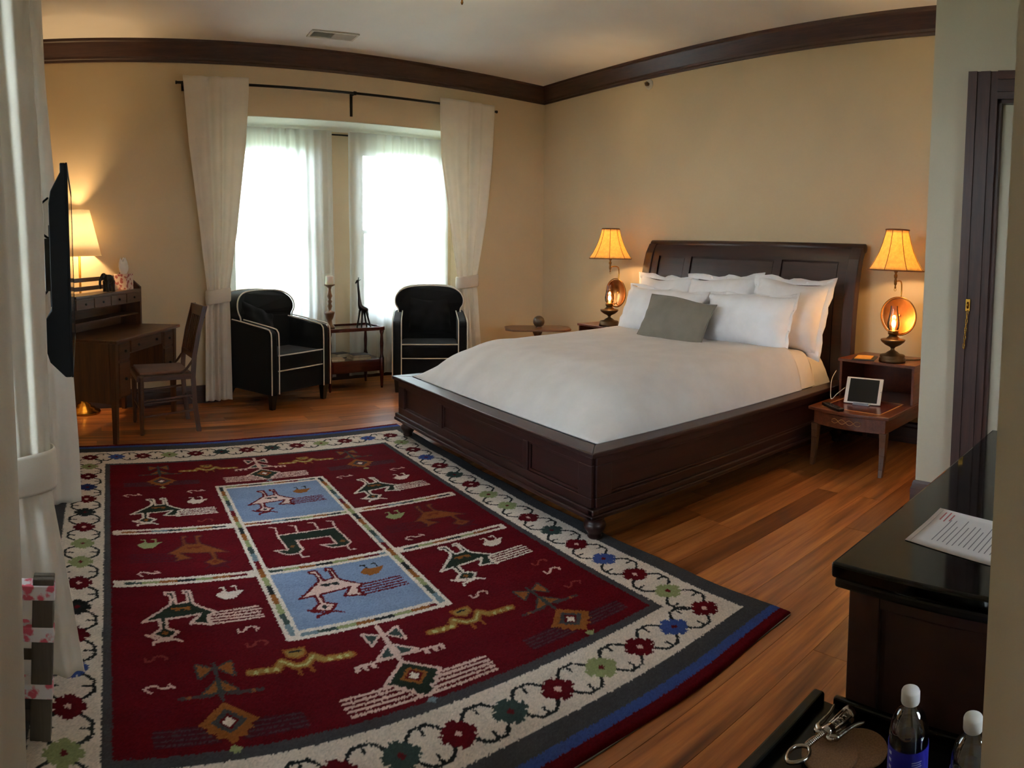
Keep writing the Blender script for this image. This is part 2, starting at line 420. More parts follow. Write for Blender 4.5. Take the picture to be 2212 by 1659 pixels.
struct(run(crown_prof(), (XL, YF), (XL, yb(XL)), (1, 0), CEIL, 1, 1).build('trim_3', 'trim_y'))
struct(run(base_prof(), (XL, yb(XL)), (AX0, yb(AX0)), bnrm, 0, 1, 0).build('baseboard_back', 'trim_x'))
struct(run(base_prof(), (AX1, yb(AX1)), (XR, yb(XR)), bnrm, 0, 0, 1).build('baseboard_back_right', 'trim_x'))
struct(run(base_prof(), (AX0, yb(AX0) + AD), (AX1, yb(AX1) + AD), bnrm, 0).build('baseboard_alcove', 'trim_x'))
struct(run(base_prof(), (XR, yb(XR)), (XR, CYE), (-1, 0), 0, 1, 1).build('baseboard_right', 'trim_y'))
struct(run(base_prof(), (CX, CYE), (CX, 1.052), (-1, 0), 0, -1, 0).build('baseboard_closet', 'trim_y'))
struct(run(base_prof(), (XL, YF), (XL, yb(XL)), (1, 0), 0, 1, 1).build('baseboard_left', 'trim_y'))

# windows: frame, sashes, panes
def window(name, P, ux, width, z0, z1, depth):
    # P: lower inner corner; ux: unit vector along the wall; depth vector outwards
    W = tag(bpy.data.objects.new(name, None), kind='structure'); COL.objects.link(W)
    ang = math.atan2(ux[1], ux[0]); W.location = (*P, 0); W.rotation_euler = (0, 0, ang)
    f = MB(); t = .05
    for a in ((0, .04, z0, t, .11, z1), (width - t, .04, z0, width, .11, z1), (t, .04, z0, width - t, .11, z0 + t), (t, .04, z1 - t, width - t, .11, z1)): f.box(*a)
    f.build('frame', 'white_metal', W)
    mid = (z0 + z1) / 2
    for a, c_, yy in ((z0 + t, mid + .02, .06), (mid - .02, z1 - t, .085)):
        s_ = MB(); q = .035
        for bx in ((t, yy, a, t + q, yy + .022, c_), (width - t - q, yy, a, width - t, yy + .022, c_), (t + q, yy, a, width - t - q, yy + .022, a + q), (t + q, yy, c_ - q, width - t - q, yy + .022, c_)): s_.box(*bx)
        sash = s_.build('sash', 'white_metal', W)
        MB().box(t + q, yy + .009, a + q, width - t - q, yy + .012, c_ - q).build('pane', 'pane_glass', sash)
    MB().box(-.03, -.04, z0 - .03, width + .03, .05, z0).build('sill', 'white_metal', W)
    return W
u = Vector((1, .07)).normalized()
for i, (a, c_) in enumerate(WIN):
    window('window_%d' % (i + 1), (a, yb(a) + AD), u, (c_ - a) / u[0], WZ0, WZ1, 1)
for i, (a, c_) in enumerate(LW):  # first of these is an added window, unseen, to bring in daylight
    window('window_%d' % (i + 3), (XL, a), (0, 1), c_ - a, .55, 2.4, 1)

window('window_6', (FW[1], YF), (-1, 0), FW[1] - FW[0], FW[2], FW[3], 1)  # added window, out of view, brightens the camera side with daylight
# doorway casing with chain latch
D = tag(bpy.data.objects.new('door_1', None), kind='structure'); COL.objects.link(D)
def casing(mb, y0, y1, z0, z1, vertical, flip):
    # stepped casing strips, proud of the wall towards -x
    prof = ((0, .30, .030), (.30, .42, .022), (.42, .75, .026), (.75, 1., .018))
    for a, c_, d in prof:
        if flip: a, c_ = 1 - c_, 1 - a
        if vertical: mb.box(CX - d, y0 + (y1 - y0) * a, z0, CX, y0 + (y1 - y0) * c_, z1)
        else: mb.box(CX - d, y0, z0 + (z1 - z0) * a, CX, y1, z0 + (z1 - z0) * c_)
    return mb
casing(MB(), D1, 1.052, 0, DZ + .135, True, True).build('jamb_casing', 'trim_z', D)
casing(MB(), D0 - .15, D0, 0, DZ + .135, True, False).build('jamb_casing', 'trim_z', D)
casing(MB(), D0, D1, DZ, DZ + .135, False, True).build('head_casing', 'trim_y', D)
MB().box(CX, D1 - .018, 0, CX + .12, D1, DZ).build('jamb', 'trim_z', D)
MB().box(CX, D0, 0, CX + .12, D0 + .018, DZ).build('jamb', 'trim_z', D)
MB().box(CX, D0, DZ - .018, CX + .12, D1, DZ).build('head_jamb', 'trim_y', D)
MB().box(CX + .035, D0 + .018, .008, CX + .075, D1 - .018, DZ - .018).build('door_leaf', 'wall_grey', D, bevel=.002)
lp = MB(); lp.box(CX - .036, .985, 1.06, CX - .030, 1.008, 1.12); lp.tube([(CX - .04, .996, 1.075), (CX - .052, .996, 1.09), (CX - .04, .996, 1.105)], .004)
L_ = lp.build('latch_plate', 'brass', D)
for k in range(9):
    z = 1.05 - k * .021; a = k % 2
    pts = [(CX - .040 + (.0045 * math.cos(t) if a else 0), .996 + k * .0012 + (0 if a else .0045 * math.cos(t)), z + .014 * math.sin(t)) for t in [2 * PI * q / 10 for q in range(10)]]
    MB().tube(pts, .0018, 6, closed=True).build('chain_link', 'brass', L_)

# ------------------------------------------------------------------ rug (tufted pile, colours woven per knot)
RX, RY, HW, HL = .855, 2.86, 119., 163.     # centre (m), half size (cm)
C = dict(red=(92, 12, 24), cream=(234, 222, 210), grey=(72, 72, 76), blue=(62, 84, 150), green=(40, 50, 42), sky=(132, 152, 186), maroon=(98, 18, 28), dark=(38, 42, 44),
         brown=(146, 92, 44), olive=(156, 128, 70), pale=(190, 190, 130), navy=(40, 54, 108), leaf=(150, 160, 112), faint=(128, 56, 52), dusk=(70, 30, 42), pink=(222, 192, 182), teal=(58, 74, 72), steel=(120, 140, 150))
C = {k: np.array(lin(v)) for k, v in C.items()}
ST = .45
nx, ny = int(2 * HW / ST) + 1, int(2 * HL / ST) + 1
gx = np.linspace(-HW, HW, nx); gy = np.linspace(-HL, HL, ny)
GX, GY = np.meshgrid(gx, gy, indexing='ij')
JX = GX + rng.normal(0, .16, GX.shape); JY = GY + rng.normal(0, .16, GX.shape)
IMG = np.zeros((nx, ny, 3))
def rect(x0, x1, y0, y1, c, a=1.):
    k = (JX >= x0) & (JX <= x1) & (JY >= y0) & (JY <= y1); IMG[k] = IMG[k] * (1 - a) + C[c] * a
def poly(pts, c, a=1.):
    p = np.array(pts, float); i0, i1 = np.searchsorted(gx, [p[:, 0].min() - 1, p[:, 0].max() + 1]); j0, j1 = np.searchsorted(gy, [p[:, 1].min() - 1, p[:, 1].max() + 1])
    X, Y = JX[i0:i1, j0:j1], JY[i0:i1, j0:j1]; ins = np.zeros(X.shape, bool); n = len(p)
    for i in range(n):
        (x1, y1), (x2, y2) = p[i], p[i - 1]
        if y1 == y2: continue
        ins ^= ((y1 > Y) != (y2 > Y)) & (X < (x2 - x1) * (Y - y1) / (y2 - y1) + x1)
    sub = IMG[i0:i1, j0:j1]; sub[ins] = sub[ins] * (1 - a) + C[c] * a
def line(pts, c, wd, a=1.):
    p = np.array(pts, float); i0, i1 = np.searchsorted(gx, [p[:, 0].min() - wd, p[:, 0].max() + wd]); j0, j1 = np.searchsorted(gy, [p[:, 1].min() - wd, p[:, 1].max() + wd])
    X, Y = JX[i0:i1, j0:j1], JY[i0:i1, j0:j1]; ins = np.zeros(X.shape, bool)
    for q in range(len(p) - 1):
        d = p[q + 1] - p[q]; L2 = max(1e-6, (d ** 2).sum()); t = np.clip(((X - p[q, 0]) * d[0] + (Y - p[q, 1]) * d[1]) / L2, 0, 1)
        ins |= (X - p[q, 0] - t * d[0]) ** 2 + (Y - p[q, 1] - t * d[1]) ** 2 <= (wd / 2) ** 2
    sub = IMG[i0:i1, j0:j1]; sub[ins] = sub[ins] * (1 - a) + C[c] * a
def at_(pts, x, y, sx=1, s=1.): return [(x + p[0] * sx * s, y + p[1] * s) for p in pts]
rect(-200, 200, -200, 200, 'red')
rect(-200, 200, -158.6, 158.6, 'blue'); rect(-200, 200, -154.8, 154.8, 'grey')
rect(-110.5, 110.5, -147.5, 146, 'cream'); rect(-91, 91, -125.5, 121, 'grey'); rect(-88, 88, -121.6, 118.6, 'red')
# border vine and flowers
def flower(x, y, c):
    for k in range(8):
        a = PI * k / 4; r0 = 5.6 if k % 2 == 0 else 5.0
        poly([(x + 2.6 * math.cos(a - .62), y + 2.6 * math.sin(a - .62)), (x + r0 * math.cos(a - .3), y + r0 * math.sin(a - .3)), (x + r0 * math.cos(a + .3), y + r0 * math.sin(a + .3)), (x + 2.6 * math.cos(a + .62), y + 2.6 * math.sin(a + .62))], c)
    poly([(x + 3.9 * math.cos(PI * k / 6), y + 3.9 * math.sin(PI * k / 6)) for k in range(12)], c)
    q = 'pink' if c == 'red' else 'maroon'
    poly([(x - 1.3, y), (x, y - 1.4), (x + 1.3, y), (x, y + 1.4)], q)
def vine(x0, y0, x1, y1, side):
    dx, dy = x1 - x0, y1 - y0; L = math.hypot(dx, dy); ux_, uy_ = dx / L, dy / L; nx_, ny_ = -uy_, ux_
    for sg in (1, -1):
        P = [(x0 + ux_ * L * t + nx_ * h * sg, y0 + uy_ * L * t + ny_ * h * sg) for t, h in ((.12, 2.), (.24, 5.2), (.36, 7.2), (.64, 7.2), (.76, 5.2), (.88, 2.))]
        line(P, 'dark', 1.15)
        t = .5; c0 = (x0 + ux_ * L * t + nx_ * 7.2 * sg, y0 + uy_ * L * t + ny_ * 7.2 * sg)
        line([c0, (c0[0] - nx_ * 3.2 * sg, c0[1] - ny_ * 3.2 * sg)], 'dark', .9)
BX, BY0, BY1 = 100.6, -137., 135.
seq_b = ['red', 'blue', 'red', 'leaf', 'red', 'teal', 'red', 'teal', 'red', 'leaf', 'red', 'blue', 'red']
seq_r = ['red', 'leaf', 'red', 'blue', 'red', 'teal', 'red', 'leaf', 'leaf', 'red', 'teal', 'red', 'blue', 'red', 'leaf', 'red']
seq_f = ['red', 'blue', 'red', 'leaf', 'red', 'teal', 'red', 'teal', 'red', 'leaf', 'red', 'blue', 'red']
seq_l = ['red', 'leaf', 'red', 'navy', 'red', 'dark', 'red', 'leaf', 'leaf', 'red', 'dark', 'red', 'blue', 'red', 'leaf', 'red'][::-1]
bxs = np.linspace(BX, -BX, 13); rys = np.linspace(BY0, BY1, 16)
for i in range(12): vine(bxs[i], BY0, bxs[i + 1], BY0, 1); vine(bxs[i], BY1, bxs[i + 1], BY1, 1)
for i in range(15): vine(BX, rys[i], BX, rys[i + 1], 1); vine(-BX, rys[i], -BX, rys[i + 1], 1)
for i in range(13): flower(bxs[i], BY0, seq_b[i]); flower(bxs[i], BY1, seq_f[i])
for i in range(1, 15): flower(BX, rys[i], seq_r[i]); flower(-BX, rys[i], seq_l[i])
# framed middle column and cross bands
dash = ['dark', 'leaf', 'brown', 'maroon', 'steel', 'teal', 'leaf', 'brown']
def hband(y, x0, x1, w_=5.4):
    rect(x0, x1, y - w_ / 2, y + w_ / 2, 'cream'); x = x0 + 4; k = int(abs(y)) % 8
    while x < x1 - 4: rect(x, min(x + 7, x1 - 2), y - .9, y + .9, dash[k % 8]); k += 1; x += 7
def vband(x, y0, y1, w_=5.4):
    rect(x - w_ / 2, x + w_ / 2, y0, y1, 'cream'); y = y0 + 3; k = int(abs(x * 3)) % 8
    while y < y1 - 3: rect(x - 1.1, x + 1.1, y, min(y + 7, y1 - 2), dash[k % 8]); k += 1; y += 7
rect(-27, 27, 19.5, 68, 'sky'); rect(-27, 27, -76, -31, 'sky')
for y in (18.5, -29.8): hband(y, -87, -30); hband(y, 30, 85.5)
for y in (70., 18.5, -29.8, -76.): hband(y, -30.5, 30.5)
for x in (-28.2, 28.2): vband(x, -78.7, 72.7)
Bb = [(0, 0), (6.1, 6.1), (10.7, 10.8), (11.3, 13.6), (10.8, 17.3), (9.3, 17.9), (9.3, 19.7), (12.5, 19.5), (12.7, 15.7), (12.8, 10.8), (17.2, 11.6), (17.4, 15), (17.3, 18), (16.1, 18.3), (16.5, 20), (18.7, 19.7), (18.8, 15.1), (19, 10.2), (22.3, 6.5), (26.6, 2.9), (24.2, 2), (23.3, 1.1), (23.5, -.7), (22.5, -2.2), (24.2, -4.3), (23.5, -5), (21.2, -3.7), (16.4, -2.9), (18.9, .1), (20.8, 2.8), (14.3, 1.7), (8.5, 1.1), (8, -4.6), (11.8, -7.2), (8.7, -10.8), (6.4, -10.3), (2.6, -8.3), (6, -5), (6, 1.1)]
Bl = [[(.7, -8.1), (2.5, -9.6), (6, -11.5), (10.4, -11.6), (12.3, -13.2)], [(2.8, -14), (3.2, -12.5), (8, -11.8)]]
Bt = [[(26.6, 2.9), (41.8, 3.5)], [(25, 1.1), (42.2, 1.7)], [(24.4, -.8), (41.9, -.2)], [(23.2, -2.4), (42.1, -2.1)], [(24.2, -4.3), (42.4, -3.7)]]
def bird(x, y, fill, edge, orn, sx=1, a=1., s=1., wl=1.):
    for t in Bt: line(at_(t, x, y, sx, s), edge, .95 * wl, a)
    for t in Bl: line(at_(t, x, y, sx, s), edge, 1.1 * wl, a)
    P = at_(Bb, x, y, sx, s); poly(P, fill, a); line(P + P[:1], edge, 1.15 * wl, a)
    poly(at_([(10.5, 8.3), (17.5, 8.2), (17.7, 6), (15.5, 6), (15.5, 7.2), (13.8, 7.2), (13.8, 6), (12, 6), (12, 7.2), (10.8, 7.2)], x, y, sx, s), orn, a)
    poly(at_([(7.3, -6.1), (8.6, -7.6), (7.1, -9), (5.9, -7.6)], x, y, sx, s), orn, a)
bird(-77.1, -57.8, 'green', 'pink', 'brown'); bird(-78, 39.6, 'green', 'cream', 'brown'); bird(38.5, -55, 'green', 'cream', 'brown'); bird(38.2, 40.5, 'green', 'cream', 'brown')
bird(-19.5, -54, 'pink', 'maroon', 'dark'); bird(-18.5, 41.5, 'pink', 'maroon', 'dark', s=.94)
bird(-37.5, -8.5, 'brown', 'dusk', 'maroon', -1, .58); bird(77.5, -8.5, 'brown', 'dusk', 'maroon', -1, .58)
def tree(x, y):
    for (t0, t1) in ([(8.6, -31), (24.1, -31.1)], [(7.1, -32.6), (24, -33)], [(5.2, -34.6), (24.1, -34.9)], [(3.1, -36.6), (23.8, -36.7)], [(2.1, -38.7), (23.6, -38.5)]):
        line(at_([t0, t1], x, y), 'pink', 1.05); line(at_([t0, t1], x, y, -1), 'pink', 1.05)
    d = [(-.3, -21.1), (9, -29.5), (7, -31), (7.4, -32.4), (5, -33), (5.4, -34.6), (3, -35.2), (3.2, -37), (0, -39.4), (-3.2, -37), (-3, -35.2), (-5.4, -34.6), (-5, -33), (-7.4, -32.4), (-7, -31), (-10, -30)]
    poly(at_(d, x, y), 'green'); D_ = at_(d, x, y); line(D_ + D_[:1], 'pink', 1.1)
    poly(at_([(0, -24.6), (4.6, -29), (.4, -33.6), (-4.4, -29)], x, y), 'brown'); poly(at_([(0, -26), (3.2, -29), (.3, -32.2), (-3, -29)], x, y), 'maroon'); poly(at_([(0, -27.2), (2, -29), (.2, -31), (-1.9, -29)], x, y), 'cream')
    for T in ([(-6.6, -2.4), (-1.2, -5.2), (-5.8, -10)], [(6.4, -2.4), (1.0, -5.4), (6.2, -10.4)], [(-1, -11.4), (-7, -17.2), (-.9, -17.9)], [(.6, -11.4), (7.2, -17.3), (.8, -17.9)]):
        P = at_(T, x, y); poly(P, 'teal'); line(P + P[:1], 'pink', 1.0)
    line(at_([(0, 0), (-.3, -21.5)], x, y), 'pink', 1.7)
    for sg in (1, -1):
        line(at_([(.8, -18), (14.8, -18.6)], x, y, sg), 'pink', 1.1)
        for k in (8.4, 11.2, 14): rect(x + min(sg * k, sg * (k + 1.5)), x + max(sg * k, sg * (k + 1.5)), y - 21, y - 18, 'pink')
    poly(at_([(-2, -41.3), (0, -42.6), (2, -41.3), (0, -39.8)], x, y), 'steel')
tree(.2, -80.3); tree(.3, 116.3)
def diamond(x, y):
    for sg in (1, -1):
        poly(at_([(8, 0), (21, -.6), (21, -7.2), (2.5, -7.4)], x, y, sg), 'dusk', .75)
        for k in range(4): line(at_([(7.6 - k * 1.3, -1.2 - k * 1.7), (21, -1.2 - k * 1.7)], x, y, sg), 'grey', .5, .5)
        line(at_([(2.6, 12), (12, 11.6)], x, y, sg), 'teal', 1.6, .7); rect(x + sg * 9.5 - .6, x + sg * 9.5 + .6, y + 11, y + 12.4, 'brown', .7)
    o = [(0, 8.4), (8.6, 0), (6, -1.8), (6.4, -3.4), (4, -4), (4.2, -5.8), (2, -6), (0, -8.4), (-2, -6), (-4.2, -5.8), (-4, -4), (-6.4, -3.4), (-6, -1.8), (-8.6, 0)]
    poly(at_(o, x, y), 'brown', .9)
    for P, c_ in (([(0, 5.6), (5.3, .3), (0, -4.6), (-5, .3)], 'grey'), ([(0, 3.6), (3, .4), (0, -2.8), (-2.9, .2)], 'maroon'), ([(0, 2.1), (1.9, .2), (0, -1.9), (-1.9, 0)], 'cream'), ([(0, -8.6), (2, -10.2), (0, -11.8), (-2, -10.2)], 'leaf')): poly(at_(P, x, y), c_)
    for T in ([(-5.6, 27), (-1, 24.2), (-5.4, 20.2)], [(5.4, 27), (1, 24.4), (5.4, 20)], [(-.7, 18), (-1, 13), (-5.2, 12.8)], [(.7, 18), (5, 13.4), (1, 13)]):
        P = at_(T, x, y); line(P + P[:1], 'teal', 1.4, .8); poly(P, 'brown', .85)
    line(at_([(0, 27), (0, 9)], x, y), 'teal', 1.2, .8)
for p in ((-56.3, -111.4), (60.3, -110), (-59.2, 85.9), (59.2, 86.6)): diamond(*p)
def crown(x, y):
    b_ = [(-15.8, -6.7), (-7.4, -7), (-5.3, -3.6), (-1.6, -7.2), (1.8, -7.2), (5.2, -3.4), (7.6, -6.4), (16.6, -6.9)]
    for sgp in ([(-.8, -8), (-1.2, -11.6)], [(2.6, -7.6), (3, -11)]): line(at_(sgp, x, y), 'brown', 1.2, .9)
    line(at_(b_, x, y), 'brown', 3.4, .9); line(at_(b_, x, y), 'olive', 2.2); line(at_(b_[2:6], x, y), 'pale', .7)
    H = at_([(-3.6, 1.6), (3.6, 1.8), (3.2, -1.8), (0, -3.4), (-3, -1.8)], x, y); poly(H, 'olive'); line(H + H[:1], 'brown', .8); line(at_([(-1.5, .2), (1.5, .2)], x, y), 'dark', .9)
    for k in (-14.1, -10.9, -7.8, 9.7, 12.7, 15.5): rect(x + k - .7, x + k + .7, y - 7.8, y - 6.2, 'pale')
for p in ((-30.1, -84.8), (31, -84.4), (-30.6, 108.3), (29.4, 108.3)): crown(*p)
SA = [(-3.4, .8), (-3.2, -1.2), (-1.6, -1), (.4, 1.3), (2.3, 1.4), (3.6, 0), (2.7, -1.2)]; SB = [(-2.5, -2.1), (-4.4, -.1), (-2.8, 1.2), (-.7, 1.1), (.5, -.2), (4.5, .1), (3.1, 1.7)]
for x, y in ((-42, -68.1), (42.7, -77.4), (77.1, -77.3)): line(at_(SA, x, y), 'pink', .9)
for x, y in ((-40.7, -77), (-74.1, -79.6), (77.2, -68.8), (76.7, -90.9), (-42.7, 27.2)): line(at_(SA, x, y), 'faint', .9)
for x, y in ((-74.2, -94.2), (-76.3, 65.9), (-42.1, 67.4), (42.2, 67.6), (75.5, 68.3), (43.5, -20.8), (-72.9, -22.4)): line(at_(SB, x, y), 'pink', .9)
DK = [(-5.1, -.3), (-1.5, 2.7), (-.5, 1.1), (6.2, 1.7), (1.7, -3.7), (-2.1, -4.2), (-4.4, -2.1)]
for (x, y), c_ in zip(((-43.8, -42.8), (71.4, -41.5), (-43.7, 53.5), (71.8, 54.6), (45.6, 5.5), (-71.3, 4.8), (14.2, -41.5), (13, 54.9)), ('cream', 'cream', 'cream', 'cream', 'leaf', 'leaf', 'brown', 'brown')):
    e_ = 'dark' if c_ == 'brown' else c_
    poly(at_(DK, x, y), c_); line(at_([(-1.3, 2.3), (-1.5, 4.8), (-2.9, 4.8)], x, y), e_, .8); line(at_([(3.2, 2.1), (3.4, 5.2), (1.8, 4.8)], x, y), e_, .8)
be = [(0, 0), (27.7, .3), (28.3, -7), (29.1, -16.7), (26.1, -19.5), (19.8, -19.2), (15.7, -15), (22.7, -16.1), (22.2, -7.8), (6.7, -7.4), (7, -16.6), (4.6, -19.6), (0, -20.2), (-2.1, -18.2), (-4.8, -14.8), (.9, -15.4)]
be = at_(be, -13.5, 2.6); poly(be, 'green'); line(be + be[:1], 'pink', 1.)
for l_ in ([(0, 0), (.6, 3.6), (1.1, 8.1), (-1.4, 9.6)], [(9.8, .9), (10.6, 8.1), (8, 9.3)], [(19.7, .7), (20, 8.7), (17.3, 9.6)], [(27.7, .3), (28.8, 7.7), (26.5, 8.5)], [(4.6, -19.6), (4.7, -23.9), (7.5, -24.1)], [(26.1, -19.5), (26.1, -23.7), (28.6, -24)]): line(at_(l_, -13.5, 2.6), 'pink', .9)
for p in ((-10, -10), (12.5, -12)): poly(at_([(-1.4, 0), (0, 1.4), (1.4, 0), (0, -1.4)], *p), 'brown', .7)
# knots vary a little in tone
lowf = np.interp(GY, gy, np.cumsum(rng.normal(0, .012, ny))); IMG *= .85 * np.clip(1 + rng.normal(0, .09, IMG.shape[:2]) + .04 * np.sin(GY * .45 + GX * .05), .6, 1.4)[..., None]
T0 = .014
wav = .004 * np.sin(GX * .06 + 1) * np.sin(GY * .05)
ZZ = T0 + np.clip(rng.normal(0, .0005, GX.shape), -.001, .001)
edge = np.minimum(np.minimum(HW - np.abs(GX), HL - np.abs(GY)), 1.2) / 1.2; ZZ = .004 + (ZZ - .004) * np.sqrt(np.clip(edge, 0, 1))
PX = (GX + .5 * np.sin(GY * .11) * (np.abs(GX) / HW) ** 8) / 100; PY = (GY + .8 * np.sin(GX * .07) * (np.abs(GY) / HL) ** 8) / 100
V = np.stack([PX, PY, ZZ], -1).reshape(-1, 3)
ii, jj = np.meshgrid(np.arange(nx - 1), np.arange(ny - 1), indexing='ij'); a_ = (ii * ny + jj).ravel()
Fq = np.stack([a_, a_ + ny, a_ + ny + 1, a_ + 1], -1)
me = bpy.data.meshes.new('rug'); me.vertices.add(len(V)); me.vertices.foreach_set('co', V.ravel())
me.loops.add(Fq.size); me.loops.foreach_set('vertex_index', Fq.ravel().astype(np.int32)); me.polygons.add(len(Fq))
me.polygons.foreach_set('loop_start', (np.arange(len(Fq)) * 4).astype(np.int32)); me.polygons.foreach_set('loop_total', np.full(len(Fq), 4, np.int32))
me.polygons.foreach_set('use_smooth', np.ones(len(Fq), bool)); me.update()
ca = me.color_attributes.new('knots', 'FLOAT_COLOR', 'POINT'); ca.data.foreach_set('color', np.concatenate([np.clip(IMG, 0, 1).reshape(-1, 3), np.ones((len(V), 1))], 1).ravel().astype(np.float32))
m, nt, b = base('rug_wool'); at = N(nt, 'ShaderNodeVertexColor', layer_name='knots'); nt.links.new(at.outputs[0], b.inputs['Base Color'])
b.inputs['Roughness'].default_value = .95; b.inputs['Specular IOR Level'].default_value = .05; b.inputs['Sheen Weight'].default_value = 0.
mp = coords(nt); n = noise(nt, mp, 420., 2); bump(nt, b, n.outputs[0], .5, .004); me.materials.append(m)
rug = thing('rug', 'large red wool rug with birds, diamonds and a cream flower border on plank floor', 'rug', (RX, RY, 0))
pile = bpy.data.objects.new('pile', me); COL.objects.link(pile); pile.parent = rug
MB().box(-HW / 100 + .004, -HL / 100 + .004, .0005, HW / 100 - .004, HL / 100 - .004, .004).build('backing', 'grey_linen', rug)

# ------------------------------------------------------------------ bed
BY0_, BY1_ = 2.13, 4.23
bed = thing('bed', 'dark mahogany sleigh bed with panelled rails and curved headboard', 'bed', (3.1, 3.18, 0))
B = lambda mb, name, mat, **k: mb.build(name, mat, k.pop('parent', bed), world=True, **k)
def panel_face(x, ys, z0, z1, axis, sgn, name):
    # frame (rails and stiles) proud of a recessed board; axis 'x': face normal along x
    rails = MB(); t = .022
    def bx(u0, u1, a, c_, d0=0, d1=t):
        if axis == 'x': rails.box(x, u0, a, x + sgn * d1, u1, c_)
        else: rails.box(u0, x, a, u1, x + sgn * d1, c_)
    lo, hi = ys[0][0], ys[-1][1]; bw = .05
    bx(lo - .09, hi + .09, z1 - .045, z1); bx(lo - .09, hi + .09, z0, z0 + .045)
    bx(lo - .09, lo, z0 + .045, z1 - .045); bx(hi, hi + .09, z0 + .045, z1 - .045)
    for (a, c_), (e, f) in zip(ys[:-1], ys[1:]): bx(c_, e, z0 + .045, z1 - .045)
    o = B(rails, name, 'mahogany_y' if axis == 'x' else 'mahogany_x', bevel=.004)
    for a, c_ in ys:
        p = MB(); e = .012
        # raised bead inside the frame and the flat field
        for (u0, u1, w0, w1, d) in ((a, c_, z0 + .045, z0 + .045 + e, .012), (a, c_, z1 - .045 - e, z1 - .045, .012), (a, a + e, z0 + .045, z1 - .045, .012), (c_ - e, c_, z0 + .045, z1 - .045, .012), (a + e, c_ - e, z0 + .057, z1 - .057, .004)):
            if axis == 'x': p.box(x, u0, w0, x + sgn * d, u1, w1)
            else: p.box(u0, x, w0, u1, x + sgn * d, w1)
        B(p, 'panel', 'mahogany_y' if axis == 'x' else 'mahogany_x', bevel=.003)
    return o
B(MB().box(1.93, 2.19, .14, 1.97, 4.17, .405), 'footboard', 'mahogany_y', bevel=.003)
panel_face(1.93, ((2.27, 2.66), (2.70, 3.55), (3.60, 4.09)), .17, .405, 'x', -1, 'footboard_frame')
for yy, sg in ((2.19, -1), (4.17, 1)):
    B(MB().box(1.97, yy, .14, 4.28, yy - sg * .04, .405), 'side_rail', 'mahogany_x', bevel=.003)
    panel_face(yy, ((2.02, 4.16),), .17, .405, 'y', sg, 'side_rail_frame')
    cap = MB(); cap.prism([(1.985, yy - sg * .055), (1.878, yy + sg * .052), (4.30, yy + sg * .052), (4.30, yy - sg * .055)][::-sg], .405, .43)
    B(cap, 'side_cap', 'mahogany_x', bevel=.006)
    bm_ = MB(); bm_.box(1.895, yy, .145, 4.28, yy + sg * .036, .172); bm_.box(1.888, yy, .125, 4.28, yy + sg * .042, .146); B(bm_, 'base_moulding', 'mahogany_x', bevel=.006)
B(MB().prism([(1.878, 2.138), (1.985, 2.245), (1.985, 4.115), (1.878, 4.222)][::-1], .4052, .4302), 'foot_cap', 'mahogany_y', bevel=.006)
bm_ = MB(); bm_.box(1.93, 2.15, .145, 1.895, 4.21, .172); bm_.box(1.93, 2.148, .1252, 1.888, 4.212, .146); B(bm_, 'base_moulding', 'mahogany_y', bevel=.006)
leg_prof = [(.026, 0), (.030, .004), (.034, .012), (.030, .02), (.036, .034), (.048, .055), (.052, .07), (.046, .085), (.034, .094), (.044, .102), (.046, .112), (.04, .126)]
for x, y in ((1.965, 2.215), (1.965, 4.145), (4.2, 2.215), (4.2, 4.145)):
    z0 = .0165 if x < 2.06 else 0.
    B(MB().lathe([(r, z0 + (h * (1 - z0 / .126))) for r, h in leg_prof], (x, y, 0), 20), 'leg', 'mahogany_z')
B(MB().box(1.98, 2.24, .2, 4.22, 4.12, .40), 'platform', 'black_wood')
# sleigh headboard: a profile swept across the bed
hp = [(4.235, .05), (4.235, .40), (4.24, .70), (4.252, .90), (4.275, 1.10), (4.31, 1.26), (4.345, 1.345), (4.375, 1.385)]
hp = [(p.x, p.z) for p in smooth_path([(x, 0, z) for x, z in hp], 4)]
def hp_at(z):
    for (x0, z0), (x1, z1) in zip(hp[:-1], hp[1:]):
        if z0 <= z <= z1: return x0 + (x1 - x0) * (z - z0) / (z1 - z0)
    return hp[-1][0]
def curved_slab(mb, y0, y1, z0, z1, f0, f1, n=16):
    # from f0 (front offset, towards -x positive) to f1 (back offset)
    zs = [z0 + (z1 - z0) * i / n for i in range(n + 1)]
    P = [(hp_at(z) - f0, z) for z in zs] + [(hp_at(z) + f1, z) for z in zs[::-1]]
    return mb.prism([(x, z) for x, z in P], y0, y1, 'y')
B(curved_slab(MB(), 2.22, 4.14, .3, 1.36, -.004, .028), 'headboard', 'mahogany_y')
fr = MB()
for a, c_ in ((.3, .42), (1.27, 1.365)): curved_slab(fr, 2.22, 4.14, a, c_, .014, -.004, 8)
for a, c_ in ((2.22, 2.30), (2.79, 2.86), (3.69, 3.76), (4.06, 4.14)): curved_slab(fr, a, c_, .42, 1.27, .014, -.004)
B(fr, 'headboard_frame', 'mahogany_y')
for a, c_ in ((2.30, 2.79), (2.86, 3.69), (3.76, 4.06)): B(curved_slab(MB(), a + .012, c_ - .012, .44, 1.255, .003, .002), 'panel', 'mahogany_y')
for a, c_ in ((2.135, 2.225), (4.135, 4.225)): B(curved_slab(MB(), a, c_, .0 + .05, 1.375, .026, .045), 'headboard_post', 'mahogany_z', bevel=.006)
for a, c_ in ((2.135, 2.225), (4.135, 4.225)): B(MB().box(4.215, a + .01, 0, 4.275, c_ - .01, .055), 'post_foot', 'mahogany_z', bevel=.004)
